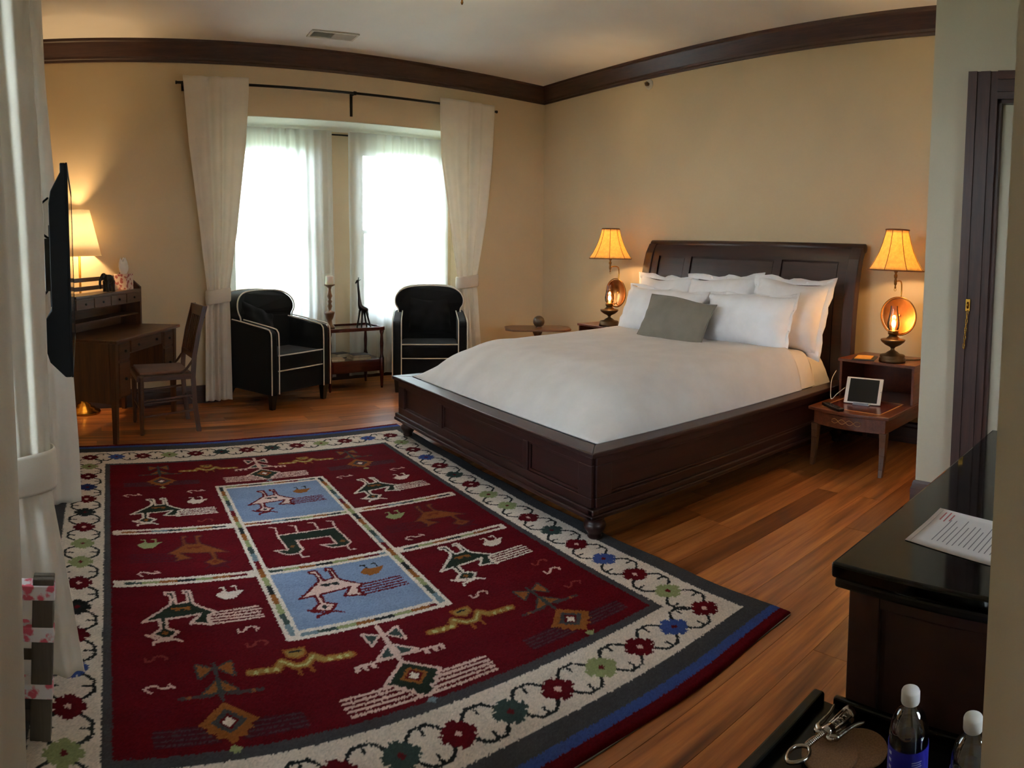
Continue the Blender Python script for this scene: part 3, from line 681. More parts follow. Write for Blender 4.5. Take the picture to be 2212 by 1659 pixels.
B(MB().lathe([(.02, 0), (.034, .006), (.034, 2.10 - .006), (.02, 2.10)], (4.388, 2.13, 1.372), 18, axis='y'), 'top_roll', 'mahogany_y')

def rounded_box(mb, x0, y0, z0, x1, y1, z1, r, n=4):
    # box rounded on every edge through a superellipse-like projection
    bm = bmesh.new(); bmesh.ops.create_cube(bm, size=1.)
    for v in bm.verts: v.co = Vector((x0 if v.co.x < 0 else x1, y0 if v.co.y < 0 else y1, z0 if v.co.z < 0 else z1))
    bmesh.ops.bevel(bm, geom=bm.edges[:], offset=r, segments=n, profile=.5, affect='EDGES'); bm.verts.index_update()
    mb.add([tuple(v.co) for v in bm.verts], [tuple(v.index for v in f.verts) for f in bm.faces], True); bm.free(); return mb
def fold(t): t = min(1., max(0., t)); return (1 - (1 - t) ** 2.5) ** .84
def side_r(x): return float(np.interp(x, (2.0, 2.6, 3.3, 3.75, 4.2), (.52, .44, .30, .17, .12)))
def blanket(name, mat, x0, x1, y0, y1, zlow, h, rx, ry, headopen, wr, label, cat, thick=.05, nu=110, nv=110):
    xs = np.linspace(x0, x1, nu); ys = np.linspace(y0, y1, nv); top = []; r = np.random.default_rng(11)
    ph = r.uniform(0, 6, 24)
    for x in xs:
        row = []
        for y in ys:
            f = 1. if headopen else 1.
            rr_ = side_r(x) * ry; dx = (x - x0) / rx; dy0 = (y - y0) / rr_; dy1 = (y1 - y) / rr_
            if headopen: dx = min(dx, 99) if headopen == 1 else min(dx, (x1 - x) / headopen)
            k = fold(dx) * fold(dy0) * fold(dy1)
            z = zlow + h * k
            # soft wrinkles, strongest near the foot corner
            wgt = wr * (1 - .75 * min(1, min(dx, dy0) / 1.6))
            s_ = sum(math.sin((x * math.cos(a) + y * math.sin(a)) * q + a * 3) for a, q in zip(ph[:5], (11, 17, 23, 29, 37))) / 5
            s_ += .8 * math.exp(-min(dx, dy0) * 2.2) * math.sin((x * .45 - y) * 34 + 2 * math.sin(x * 7))
            row.append((x, y, z + wgt * s_ * min(1, 4 * k)))
        top.append(row)
    m_ = MB(); m_.grid(top)
    bot = [[(p[0], p[1], max(zlow - .004, p[2] - thick)) for p in row] for row in top]
    n0 = len(m_.v); m_.grid([row[::-1] for row in bot])
    # close the rim
    per = [(i, 0) for i in range(nu)] + [(nu - 1, j) for j in range(1, nv)] + [(i, nv - 1) for i in range(nu - 2, -1, -1)] + [(0, j) for j in range(nv - 2, 0, -1)]
    for q in range(len(per)):
        (i, j), (k, l) = per[q], per[(q + 1) % len(per)]
        m_.f.append((i * nv + j, n0 + i * nv + (nv - 1 - j), n0 + k * nv + (nv - 1 - l), k * nv + l)); m_.sm.append(True)
    o = m_.build(name, mat); return tag(o, label, cat)
blanket('mattress', 'linen_white', 2.03, 4.19, 2.262, 4.104, .404, .225, .58, .95, .10, .002, 'white sheeted mattress showing at the head end of the bed', 'mattress', thick=.3)
blanket('duvet', 'duvet_white', 1.992, 3.74, 2.238, 4.128, .434, .262, .56, .92, 1, .010, 'plump white duvet spread over the bed and tucked inside the rails', 'duvet')
blanket('bed_sheet', 'linen_white', 3.70, 3.93, 2.25, 4.118, .434, .228, .004, 1., 1, .001, 'white top sheet edge turned out between duvet and bare mattress', 'sheet', thick=.012, nu=14, nv=90)

def pillow(name, w_, h_, t_, loc, rz, tilt, roll, mat, label, flange=.0, seed=1, piping=None, group=None):
    r = np.random.default_rng(seed); n = 34; ph = r.uniform(0, 6, 12)
    def surf(side):
        P = []
        for i in range(n + 1):
            row = []
            for j in range(n + 1):
                u_, v_ = 2 * i / n - 1, 2 * j / n - 1
                pin = 1 - .07 * (1 - abs(v_) ** 2) * abs(u_) ** 3; pin2 = 1 - .09 * (1 - abs(u_) ** 2) * abs(v_) ** 3
                X = u_ * w_ / 2 * pin; Z = v_ * h_ / 2 * pin2
                f = max(0, (1 - abs(u_) ** 2.3)) ** .6 * max(0, (1 - abs(v_) ** 2.3)) ** .6
                wr = .016 * f * (math.sin(u_ * 9 + ph[0]) * math.sin(v_ * 4 + ph[1]) * .5 + math.exp(-(1 - abs(u_)) * 4) * math.sin(v_ * 11 + ph[2] + u_ * 3))
                row.append((X, side * (t_ / 2 * f + wr), Z + .012 * math.sin(u_ * 3 + ph[3]) * abs(v_)))
            P.append(row)
        return P
    m_ = MB(); m_.grid(surf(-1)); m_.grid([row[::-1] for row in surf(1)])
    if flange:
        rim = []
        for q in range(48):
            a = 2 * PI * q / 48; c_, s_ = math.cos(a), math.sin(a); k = 1 / max(abs(c_), abs(s_)); u_, v_ = c_ * k, s_ * k
            pin = 1 - .07 * (1 - abs(v_) ** 2) * abs(u_) ** 3; pin2 = 1 - .09 * (1 - abs(u_) ** 2) * abs(v_) ** 3
            i_ = (u_ * w_ / 2 * pin * .98, 0, v_ * h_ / 2 * pin2 * .98); wv = .012 * math.sin(q * 1.9 + ph[4])
            o_ = (u_ * (w_ / 2 + flange) * pin, wv, v_ * (h_ / 2 + flange * .9) * pin2 + .01 * math.sin(q * 1.3))
            rim.append((i_, o_))
        m_.grid([[(i_[0], -.003, i_[2]), (o_[0], o_[1] - .002, o_[2]), (o_[0], o_[1] + .002, o_[2]), (i_[0], .003, i_[2])] for i_, o_ in rim], True, True)
    if piping:
        th = thing(name, label, 'cushion', loc, 0, group); th.rotation_euler = (tilt, roll, rz)
        m_.build('cover', mat, th)
        pts = []
        for q in range(64):
            a = 2 * PI * q / 64; c_, s_ = math.cos(a), math.sin(a); k = 1 / max(abs(c_), abs(s_)); u_, v_ = c_ * k, s_ * k
            pts.append((u_ * w_ / 2 * (1 - .07 * (1 - abs(v_) ** 2) * abs(u_) ** 3), 0, v_ * h_ / 2 * (1 - .09 * (1 - abs(u_) ** 2) * abs(v_) ** 3) + .012 * math.sin(u_ * 3 + ph[3]) * abs(v_)))
        MB().tube(pts, .005, 6, closed=True).build('piping', piping, th); return th
    o = m_.build(name, mat); o.location = loc; o.rotation_euler = (tilt, roll, rz); return tag(o, label, 'pillow', group)
Q = -PI / 2   # pillow front (-y local) turned towards -x
pillow('bed_pillow', .60, .46, .26, (4.085, 3.82, .87), Q, -.30, .02, 'pillow_white', 'white flanged pillow against the headboard behind the sham nearest the window', .04, 1)
pillow('bed_pillow', .66, .48, .26, (4.07, 3.21, .885), Q, -.30, -.03, 'pillow_white', 'white flanged pillow in the middle of the headboard row', .045, 2)
pillow('bed_pillow', .60, .50, .30, (4.03, 2.56, .885), Q, -.32, .03, 'pillow_white', 'white flanged pillow against the headboard nearest the tablet table', .045, 3)
pillow('pillow_sham', .80, .40, .28, (3.83, 3.60, .825), Q, -.38, .05, 'pillow_white', 'white pillow in front row partly behind the grey cushion', .02, 4)
pillow('pillow_sham', .74, .40, .28, (3.80, 2.74, .835), Q, -.38, -.02, 'pillow_white', 'white pillow in front row beside the grey cushion', .02, 5)
pillow('lumbar_cushion', .62, .37, .15, (3.55, 3.19, .808), Q, -.45, .06, 'grey_linen', 'grey linen rectangular cushion leaning on the white pillows', 0, 6, piping='grey_linen')

# ------------------------------------------------------------------ night tables (two-step end tables)
def night_table(x, y, label):
    # local: front towards -x; depth 0 .. .78, width .52
    t = thing('night_table', label, 'night table', (x, y, 0))
    W2 = .265
    for sx, sy in ((.02, -1), (.02, 1), (.73, -1), (.73, 1)):
        c1 = (sx + .02, sy * (W2 - .03)); d = -.03 if sx < .1 else .02
        lg = MB(); prev = None
        for i in range(7):
            k = i / 6; z = .26 * (1 - k); off = d * (k ** 2.2)
            cur = ((c1[0] + off, c1[1]), .046 - .020 * k, z)
            if prev: lg.taper(cur[0], cur[1], cur[1], cur[2], prev[0], prev[1], prev[1], prev[2])
            prev = cur
        lg.build('leg', 'cherry_z', t, bevel=.002)
    # bow fronted apron with drawer
    n = 10; ap = [(.03 - .035 * math.cos(PI / 2 * (2 * i / n - 1)), (2 * i / n - 1) * W2 * .93) for i in range(n + 1)]
    ap2 = [(x_ - .0, y_) for x_, y_ in ap] + [(.76, W2 * .93), (.76, -W2 * .93)]
    MB().prism(ap2[::-1], .255, .345).build('apron', 'cherry_x', t, bevel=.003)
    dr = [(x_ - .006, y_ * .80) for x_, y_ in ap]; pol = dr + [(x_ + .012, y_) for x_, y_ in dr[::-1]]
    drw = MB().prism(pol[::-1], .268, .335).build('drawer', 'cherry_x', t)
    il = MB(); zz = .302; xs = lambda yy: .03 - .035 * math.cos(PI / 2 * yy / (W2 * .93)) - .009
    il.tube([(xs(yy) - .0, yy, zz + .014 * math.sin(yy * 60)) for yy in np.linspace(-.1, .1, 30)], .0018, 5)
    il.tube([(xs(yy) - .0, yy, zz - .014 * math.sin(yy * 60)) for yy in np.linspace(-.1, .1, 30)], .0018, 5)
    il.build('inlay', 'inlay', drw)
    tp = [(.005 - .04 * math.cos(PI / 2 * (2 * i / n - 1)), (2 * i / n - 1) * (W2 + .012)) for i in range(n + 1)] + [(.78, W2 + .012), (.78, -W2 - .012)]
    top = MB().prism(tp[::-1], .345, .365).build('tabletop', 'cherry_x', t, bevel=.004)
    MB().box(.055, -.195, .3652, .40, .195, .3662).build('leather_panel', 'cherry_dark', top)
    st = MB(); w_ = .008
    for bx in ((.05, -.205, .405, -.197), (.05, .197, .405, .205), (.045, -.205, .053, .205), (.402, -.205, .41, .205)): st.box(bx[0], bx[1], .3652, bx[2], bx[3], .3668)
    st.build('stringing', 'inlay', top)
    # cubby
    for sy in (-1, 1): MB().box(.40, sy * (W2 - .012), .3655, .76, sy * (W2 + .006), .605).build('side_panel', 'cherry_x', t, bevel=.002)
    MB().box(.745, -W2 + .012, .3655, .762, W2 - .012, .605).build('back_panel', 'cherry_dark', t)
    MB().box(.385, -W2 - .014, .605, .785, W2 + .014, .625).build('upper_shelf', 'cherry_x', t, bevel=.004)
    return t
night_table(3.625, 1.845, 'two-step cherry night table holding the tablet beside the bed')
night_table(3.625, 4.54, 'cherry night table between the bed and the window corner')

# ------------------------------------------------------------------ reflector lamps
def table_lamp(x, y, z0, label):
    t = thing('table_lamp', label, 'lamp', (x, y, z0), 0, None)
    MB().lathe([(.085, 0), (.09, .005), (.088, .024), (.082, .027), (.085, .042), (.08, .047), (.05, .053), (.034, .066), (.016, .076), (.012, .084), (.014, .092)], seg=28).build('base', 'bronze', t)
    MB().lathe([(.012, .088), (.02, .098), (.052, .113), (.076, .132), (.084, .145), (.08, .15), (.05, .151), (.04, .162), (.03, .17), (.028, .18)], seg=28).build('oil_font', 'bronze', t)
    MB().lathe([(.028, .18), (.036, .184), (.036, .204), (.03, .208)], seg=20).build('burner', 'brass_dark', t)
    ch = MB(); ch.lathe([(.030, .208), (.040, .226), (.044, .256), (.036, .296), (.026, .34), (.024, .37)], seg=24, closed=False); ch.build('chimney', 'chimney_glass', t)
    bl = MB(); bl.sphere((0, 0, .252), .014, 14, 10, (1, 1, 1.7)); bl.build('candle_bulb', 'bulb_warm', t)
    # concave reflector behind the chimney, facing into the room (-x)
    R = .128; cz = .298; cx = .075
    prof = [(1e-4, .03)] + [(R * k / 10, .03 * (1 - (k / 10) ** 2)) for k in range(1, 11)]
    MB().lathe([(r, h) for r, h in prof], (cx, 0, cz), 36, axis='x', closed=False).build('reflector', 'copper', t, solid=.002)
    MB().tube([(cx, R * math.cos(a), cz + R * math.sin(a)) for a in [2 * PI * q / 40 for q in range(40)]], .005, 8, closed=True).build('reflector_rim', 'brass_dark', t)
    pth = smooth_path([(cx + .03, 0, .41), (cx + .035, 0, .48), (cx + .02, 0, .53), (.03, 0, .535), (.008, 0, .525)], 6)
    MB().tube([(.03, 0, .195), (.085, 0, .20), (cx + .034, 0, .24), (cx + .034, 0, .42)], .005, 8).build('bracket', 'brass_dark', t)
    MB().tube(pth, .005, 8).build('gooseneck', 'brass', t)
    MB().lathe([(.003, .485), (.007, .49), (.004, .505), (.010, .515), (.010, .54), (.007, .55), (.012, .562), (.012, .575), (.006, .585), (.014, .60), (.014, .63), (.004, .64)], seg=16).build('socket_stem', 'brass_dark', t)
    MB().tube([(0, .008 * math.cos(a), .478 + .008 * math.sin(a)) for a in [2 * PI * q / 12 for q in range(12)]], .0015, 6, closed=True).build('pull_ring', 'brass', t)
    # bell shade of eight gores
    sp = [(.190, .607), (.175, .627), (.150, .667), (.122, .722), (.100, .782), (.083, .842), (.078, .872)]
    sh = MB(); n = 48; P = []
    for i in range(n):
        a = 2 * PI * i / n; k = a % (PI / 4) - PI / 8; s_ = math.cos(PI / 8) / math.cos(k) * .5 + .5
        P.append([(r * s_ * math.cos(a), r * s_ * math.sin(a), h) for r, h in sp])
    sh.grid(P, True, True); sd = sh.build('lamp_shade', 'shade_amber', t, solid=.0015)
    rb = MB()
    for q in range(8):
        a = PI / 4 * q; rb.tube([((r + .001) * math.cos(a), (r + .001) * math.sin(a), h) for r, h in sp], .0022, 6)
    rb.build('seam_braid', 'shade_trim', sd)
    for (r, h), rr in (((.190, .607), .004), ((.078, .872), .005)):
        MB().tube([(r * .985 * math.cos(a), r * .985 * math.sin(a), h) for a in [2 * PI * q / 40 for q in range(40)]], rr, 8, closed=True).build('shade_rim', 'shade_trim', sd)
    MB().sphere((0, 0, .69), .026, 16, 12, (1, 1, 1.25)).build('light_bulb', 'bulb_warm', t)
    l = point_light('lamp_light', (0, 0, .69), LAMP_W, (1., .64, .30), .028); l.parent = t
    l2 = point_light('lamp_light', (-.0, 0, .275), 1.6, (1., .55, .22), .015); l2.parent = t
    return t
LAMP_W = 80.
table_lamp(4.10, 1.765, .6255, 'amber shaded reflector lamp on the night table with the tablet')
table_lamp(4.10, 4.475, .6255, 'amber shaded reflector lamp on the night table near the window corner')

# ------------------------------------------------------------------ things on the night table
tb = thing('tablet', 'white framed tablet propped on stand with black screen', 'tablet', (3.86, 1.86, .3668), .18)
rm = Matrix.Translation((0, 0, .004)) @ Matrix.Rotation(.42, 4, 'Y')
x = MB(); x.box(-.004, -.122, 0, .004, .122, .172, rm); x.build('body', 'white_plastic', tb, bevel=.003)
MB().box(-.0048, -.098, .010, -.004, .098, .162, rm).build('screen', 'screen_glass', tb)
MB().box(-.0046, -.118, .083, -.004, -.112, .089, rm).build('home_button', 'grey_plastic', tb)
st = MB(); st.box(-.03, -.055, 0, .12, .055, .006); st.box(-.03, -.05, .006, -.024, .05, .018); st.box(.055, -.03, .006, .061, .03, .10); st.build('stand', 'grey_plastic', tb, bevel=.002)
cb = MB().tube(smooth_path([(3.87, 1.99, .46), (3.84, 2.03, .42), (3.82, 2.06, .385), (3.86, 2.09, .43), (3.90, 2.105, .50), (4.0, 2.128, .54)], 10), .0022, 6).build('charging_cable', 'white_plastic'); tag(cb, 'thin white charging cable looping from the tablet', 'cable')
rc = thing('remote_control', 'slim black remote control lying on the night table', 'remote', (3.665, 1.965, .3668), -.55 + PI / 2)
rounded_box(MB(), -.105, -.022, 0, .105, .022, .018, .006, 3).build('body', 'black_plastic', rc)
bt = MB()
for i in range(8):
    for j in range(3): bt.lathe([(.0035, .018), (.0035, .0195)], (-.08 + i * .02, (j - 1) * .012, 0), 8)
bt.build('button', 'tv_plastic', rc)
bk = thing('booklet', 'tan booklet on a black folder beside the lamp base', 'booklet', (4.10, 1.965, .626), .3)
MB().box(-.10, -.075, 0, .10, .075, .006).build('folder', 'black_plastic', bk)
MB().box(-.085, -.05, .006, .075, .06, .012).build('card', 'card', bk)
tag(MB().tube(smooth_path([(4.18, 1.74, .630), (4.25, 1.66, .629), (4.33, 1.62, .629), (4.43, 1.58, .629)], 8), .003, 6).build('lamp_cord', 'black_plastic'), 'dark cord trailing behind the lamp on the tablet night table', 'cord')

# ------------------------------------------------------------------ armchairs
def armchair(loc, rz, label):
    t = thing('armchair', label, 'armchair', loc, rz)
    # local: front -y, width .68, depth .64
    hw = .335
    MB().box(-hw + .07, -.295, .13, hw - .07, .30, .31).build('seat_base', 'velvet_black', t, bevel=.012)
    rounded_box(MB(), -hw + .07, -.315, .312, hw - .07, .20, .445, .035, 4).build('seat_cushion', 'velvet_black', t)
    arm = [(-.32, .12), (.30, .12), (.32, .70), (.20, .705), (-.02, .685), (-.22, .662), (-.285, .65), (-.315, .62)]
    for s_ in (-1, 1):
        a0, a1 = (hw - .075, hw) if s_ > 0 else (-hw, -hw + .075)
        MB().prism(arm, a0, a1, 'x').build('arm', 'velvet_black', t, bevel=.018, seg=3)
        for xx in (hw - .078, hw + .002):
            xx *= s_
            pts = [(xx, -.322, .13), (xx, -.324, .40), (xx, -.322, .60), (xx, -.305, .645), (xx, -.27, .662), (xx, -.1, .682), (xx, .08, .702), (xx, .19, .712)]
            MB().tube(smooth_path(pts, 5), .0055, 6).build('piping', 'piping_white', t)
    half = [(0, .945), (.15, .94), (.24, .92), (.298, .88), (.325, .825), (.322, .77), (.297, .722), (.30, .66)]
    out = [(-x_, z_) for x_, z_ in half[::-1]] + half[1:]
    out = [(p.x, p.z) for p in smooth_path([(x_, 0, z_) for x_, z_ in out], 4)]
    pol = [(-.30, .30)] + out + [(.30, .30)]
    bk_ = MB(); v = []; n = len(pol)
    def lean(y, z): return y + max(0, z - .4) * .16
    # dished back: front face curves in towards the middle
    for y_, dish in ((.135, .05), (.30, .0)):
        for x_, z_ in pol: v.append((x_, lean(y_ - (.06 * (abs(x_) / .3) ** 2 if dish else 0), z_), z_))
    bk_.add(v, [tuple(range(n)), tuple(range(n, 2 * n))[::-1]] + [(i, n + i, n + (i + 1) % n, (i + 1) % n) for i in range(n)])
    bk_.build('backrest', 'velvet_black', t, bevel=.012)
    for y_, k in ((.135, 1), (.30, 0)):
        MB().tube([(x_ * 1.005, lean(y_ - (.06 * (abs(x_) / .3) ** 2 if k else 0), z_) - (.007 if k else -.005), z_ + .002) for x_, z_ in out], .0065, 6).build('piping', 'piping_white', t)
    for z_, yy in ((.442, -.300), (.315, -.297)):
        MB().tube([(-hw + .08, yy - .012, z_), (0, yy - .015, z_), (hw - .08, yy - .012, z_)], .0055, 6).build('piping', 'piping_white', t)
    for sx in (-1, 1):
        MB().taper((sx * .295, -.275), .036, .036, 0, (sx * .295, -.28), .056, .056, .13).build('leg', 'black_wood', t)
        MB().taper((sx * .285, .33), .03, .03, 0, (sx * .28, .265), .05, .05, .13).build('leg', 'black_wood', t)
    return t
ac1 = armchair((1.425, 5.66, 0), math.atan2(.305, .562) - .02, 'black velvet armchair with white piping beside the desk chair and tied drape')
ac2 = armchair((2.905, 5.655, 0), -.46, 'black velvet armchair with white piping behind the foot of the bed')
pillow('throw_cushion', .42, .36, .12, (1.30, 5.76, .66), math.atan2(.305, .562) + .1, -.22, .12, 'velvet_black', 'black velvet cushion in the armchair beside the tied drape and desk chair', 0, 8)['category'] = 'cushion'
pillow('throw_cushion', .42, .36, .12, (2.965, 5.765, .66), -.46, -.22, .0, 'velvet_black', 'black velvet cushion in the armchair behind the foot of the bed', 0, 9)['category'] = 'cushion'

# ------------------------------------------------------------------ two-tier table between the chairs
st_ = thing('side_table', 'two-tier dark rosewood table between the armchairs', 'table', (2.20, 5.955, 0), .06)
hw, hd = .285, .20
MB().box(-hw, -hd, .545, hw, hd, .565).build('tabletop', 'rosewood', st_, bevel=.003)
gl = MB()
for bx in ((-hw, -hd, hw, -hd + .018), (-hw, hd - .018, hw, hd), (-hw, -hd, -hw + .018, hd), (hw - .018, -hd, hw, hd)): gl.box(bx[0], bx[1], .565, bx[2], bx[3], .578)
gl.build('gallery_rim', 'rosewood', st_, bevel=.003)
MB().box(-hw + .01, -hd + .01, .165, hw - .01, hd - .01, .275).build('drawer_box', 'rosewood', st_, bevel=.004)
MB().box(-hw + .05, -hd + .002, .18, hw - .05, -hd + .011, .26).build('drawer_front', 'rosewood', st_, bevel=.003)
for sx in (-1, 1):
    for sy in (-1, 1):
        MB().lathe([(.010, 0), (.013, .03), (.018, .13), (.022, .15), (.022, .28), (.018, .29), (.013, .32), (.017, .42), (.012, .50), (.020, .53), (.020, .548)], (sx * (hw - .022), sy * (hd - .022), 0), 14).build('leg', 'rosewood', st_)
def candlestick(x, y, z):
    t = thing('candle_holder', 'turned wooden candlestick on the two-tier table', 'candle holder', (x, y, z))
    MB().lathe([(.048, 0), (.050, .008), (.045, .02), (.028, .035), (.022, .07), (.030, .085), (.036, .10), (.046, .135), (.05, .15), (.03, .155), (.014, .165), (.018, .185), (.026, .205), (.016, .23), (.026, .25), (.014, .265), (.020, .285), (.028, .30), (.018, .33), (.014, .36), (.022, .385), (.05, .40), (.054, .405), (.05, .408)], seg=24).build('stem', 'turned_wood', t)
    return t
candlestick(2.02, 5.97, .566)
tag(MB().lathe([(.037, 0), (.038, .004), (.038, .075), (.034, .08), (.006, .078)], (2.02, 5.97, .9745), 24).build('candle', 'wax'), 'short white pillar candle on the turned candlestick', 'candle')
gf = thing('giraffe_figurine', 'slim dark carved giraffe standing on the two-tier table', 'figurine', (2.315, 5.88, .566), .25)
gb = MB()
gb.tube(smooth_path([(.055, 0, .155), (.03, 0, .165), (-.01, 0, .185), (-.03, 0, .225), (-.04, 0, .32), (-.05, 0, .42), (-.046, 0, .45)], 5), [.012] + [.020, .024, .026, .027, .028] + [.030] * 5 + [.028, .026, .024, .022, .02] + [.018, .016, .014, .013, .0125] + [.012, .011, .0105, .01, .0095] + [.009, .009, .009, .0085, .008], 10)
gb.tube([(-.046, 0, .445), (-.060, 0, .440), (-.078, 0, .418)], [.010, .011, .006], 8)
for sx, sy in ((-.022, .016), (-.018, -.016), (.036, .014), (.04, -.014)):
    gb.tube([(sx * .8, sy, .165), (sx * 1.3, sy * 1.5, .08), (sx * 1.9, sy * 1.9, 0)], [.012, .008, .0075], 8)
for sy in (-1, 1):
    gb.tube([(-.046, sy * .004, .448), (-.043, sy * .006, .472)], .0025, 6); gb.tube([(-.04, sy * .006, .445), (-.032, sy * .018, .452)], [.004, .002], 6)
gb.tube([(.058, 0, .16), (.068, 0, .12), (.066, 0, .09)], [.005, .003, .003], 6)
gb.build('body', 'ebony', gf)
def book(x, y, z, w_, d_, h_, rz, mat, label):
    t = thing('book', label, 'book', (x, y, z), rz, 'books on the lower shelf of the two-tier table')
    MB().box(-w_ / 2 + .003, -d_ / 2 + .004, .003, w_ / 2 - .006, d_ / 2 - .004, h_ - .003).build('pages', 'page_edge', t)
    cv = MB(); cv.box(-w_ / 2, -d_ / 2, 0, w_ / 2, d_ / 2, .003); cv.box(-w_ / 2, -d_ / 2, h_ - .003, w_ / 2, d_ / 2, h_); cv.box(w_ / 2 - .004, -d_ / 2, .003, w_ / 2, d_ / 2, h_ - .003)
    cv.build('cover', mat, t)
book(2.27, 5.87, .2755, .19, .14, .022, .1, 'book_tan', 'tan book at the bottom of the small stack on the lower shelf')
book(2.28, 5.88, .298, .17, .13, .02, .05, 'book_grey', 'grey book on top of the small stack on the lower shelf')
book(2.03, 5.86, .2755, .16, .13, .018, -.1, 'book_tan', 'thin tan book alone on the lower shelf near the armchair')
book(2.14, 6.02, .2755, .15, .11, .04, .3, 'book_dark', 'thick dark book behind the small stack')

# ------------------------------------------------------------------ small pedestal table and ball
pt = thing('pedestal_table', 'small brown pedestal table with clipped corners behind the bed', 'table', (3.79, 5.14, 0), -.55)
MB().prism([(.31, .10), (.24, .19), (-.24, .19), (-.31, .10), (-.31, -.10), (-.24, -.19), (.24, -.19), (.31, -.10)][::-1], .545, .565).build('tabletop', 'table_brown', pt, bevel=.006)
MB().lathe([(.03, .09), (.04, .12), (.028, .18), (.022, .28), (.03, .36), (.034, .42), (.022, .47), (.05, .53), (.06, .546)], seg=20).build('pedestal', 'table_brown', pt)
for k in range(3):
    a = 2 * PI * k / 3 + .4
    MB().tube([(.02 * math.cos(a), .02 * math.sin(a), .15), (.12 * math.cos(a), .12 * math.sin(a), .10), (.22 * math.cos(a), .22 * math.sin(a), .014)], [.022, .018, .014], 8).build('foot', 'table_brown', pt)
bb = thing('stone_ball', 'dark speckled stone ball on the pedestal table', 'ball', (3.775, 5.10, .565))
MB().sphere((0, 0, .062), .055, 24, 16).build('ball', 'stone_ball', bb)
MB().lathe([(.03, 0), (.032, .004), (.026, .012), (.028, .016)], seg=20).build('ring_stand', 'table_brown', bb)

# ------------------------------------------------------------------ desk with hutch
DA = Vector((.03, 4.50)); DBv = Vector((.535, 5.385)); dvec = (DBv - DA).normalized(); ang = math.atan2(dvec.y, dvec.x)
dk = thing('writing_desk', 'brown mission oak writing desk with raised shelf in the corner', 'desk', (DA.x, DA.y, 0), ang)
LL = (DBv - DA).length; DD = .52; TZ = .715   # local x along the front edge, y towards the wall
MB().box(-.02, -.02, TZ - .022, LL + .02, DD, TZ).build('desktop', 'oak_dark_x', dk, bevel=.004)
for x_ in (.03, LL - .03):
    for y_ in (.03, DD - .035): MB().taper((x_, y_), .032, .032, 0, (x_, y_), .05, .05, TZ - .022).build('leg', 'oak_dark_z', dk, bevel=.002)
for x0, x1 in ((.055, .235), (LL - .235, LL - .055)):
    MB().box(x0, .02, .30, x1, DD - .02, TZ - .022).build('pedestal_case', 'oak_dark_z', dk, bevel=.002)
    for z0, z1 in ((.57, .68), (.315, .55)):
        d_ = MB().box(x0 + .012, .008, z0, x1 - .012, .021, z1).build('drawer_front', 'oak_dark_x', dk, bevel=.003)
        MB().sphere(((x0 + x1) / 2, -.002, (z0 + z1) / 2), .011, 12, 8).build('knob', 'black_wood', d_)
MB().box(.235, .03, .59, LL - .235, DD - .02, TZ - .022).build('apron', 'oak_dark_x', dk)
d_ = MB().box(.26, .016, .60, LL - .26, .031, .685).build('drawer_front', 'oak_dark_x', dk, bevel=.003)
for xk in (.36, LL - .36): MB().sphere((xk, .006, .643), .011, 12, 8).build('knob', 'black_wood', d_)
for x_ in (.01, LL - .01):
    MB().box(x_ - .012, .05, .28, x_ + .012, DD - .03, TZ - .022).build('side_panel', 'oak_dark_z', dk)
# raised hutch along the back
H0, H1 = DD - .20, DD - .005
for x_ in (.0, LL - .0):
    MB().prism([(H0, TZ), (H1, TZ), (H1, 1.13), (H1 - .03, 1.16), (H1 - .06, 1.13), (H0, 1.02)], x_ - .014, x_ + .014, 'x').build('hutch_side', 'oak_dark_z', dk, bevel=.002)
MB().box(.014, H0 - .012, .985, LL - .014, H1, 1.005).build('hutch_shelf', 'oak_dark_x', dk, bevel=.003)
MB().box(.014, H0, .90, LL - .014, H1, .985).build('hutch_case', 'oak_dark_x', dk)
for k in range(4):
    w_ = (LL - .03) / 4; x0 = .015 + k * w_
    d_ = MB().box(x0 + .006, H0 - .010, .908, x0 + w_ - .006, H0, .978).build('small_drawer', 'oak_dark_x', dk, bevel=.002)
    MB().sphere((x0 + w_ / 2, H0 - .016, .943), .009, 10, 8).build('knob', 'black_wood', d_)
MB().box(.014, H1 - .012, TZ, LL - .014, H1, .90).build('hutch_back', 'oak_dark_x', dk)
for z0 in (1.022, 1.088): MB().box(.012, H1 - .024, z0, LL - .012, H1 - .010, z0 + .032).build('gallery_rail', 'oak_dark_x', dk, bevel=.002)
MB().box(.014, H0 + .02, .80, LL - .014, H1 - .012, .812).build('letter_shelf', 'oak_dark_x', dk)
def on_desk(u_, v_, z): return (DA.x + dvec.x * u_ - dvec.y * v_, DA.y + dvec.y * u_ + dvec.x * v_, z)
tbx = thing('tissue_box', 'pink floral tissue box with a white tissue on the desk shelf', 'tissue box', on_desk(LL - .13, H0 + .085, 1.0055), ang)
MB().box(-.058, -.058, 0, .058, .058, .125).build('carton', 'floral_box', tbx, bevel=.002)
MB().box(.0585, -.056, .002, .0595, .056, .123).build('side_print', 'floral_box_side', tbx)
ts = MB(); P = []
for i in range(17):
    a = 2 * PI * i / 16; row = []
    for k in range(7):
        q = k / 6; r_ = .018 + .030 * math.sin(PI * min(q * .8 + .08, 1)) * (1 + .3 * math.sin(5 * a)); row.append((r_ * math.cos(a), r_ * .7 * math.sin(a), .12 + .12 * q + .02 * math.sin(3 * a) * q))
    P.append(row)
ts.grid(P); ts.build('tissue', 'tissue', tbx, solid=.002)
el = thing('elephant_figurine', 'small dark carved elephant on the desk shelf', 'figurine', on_desk(LL - .40, H0 + .07, 1.0055), ang + PI / 2 - 1.9)
eb = MB(); eb.sphere((0, 0, .095), .036, 18, 12, (1.35, .9, 1.0)); eb.sphere((-.052, 0, .118), .026, 16, 10, (1, .85, 1.05))
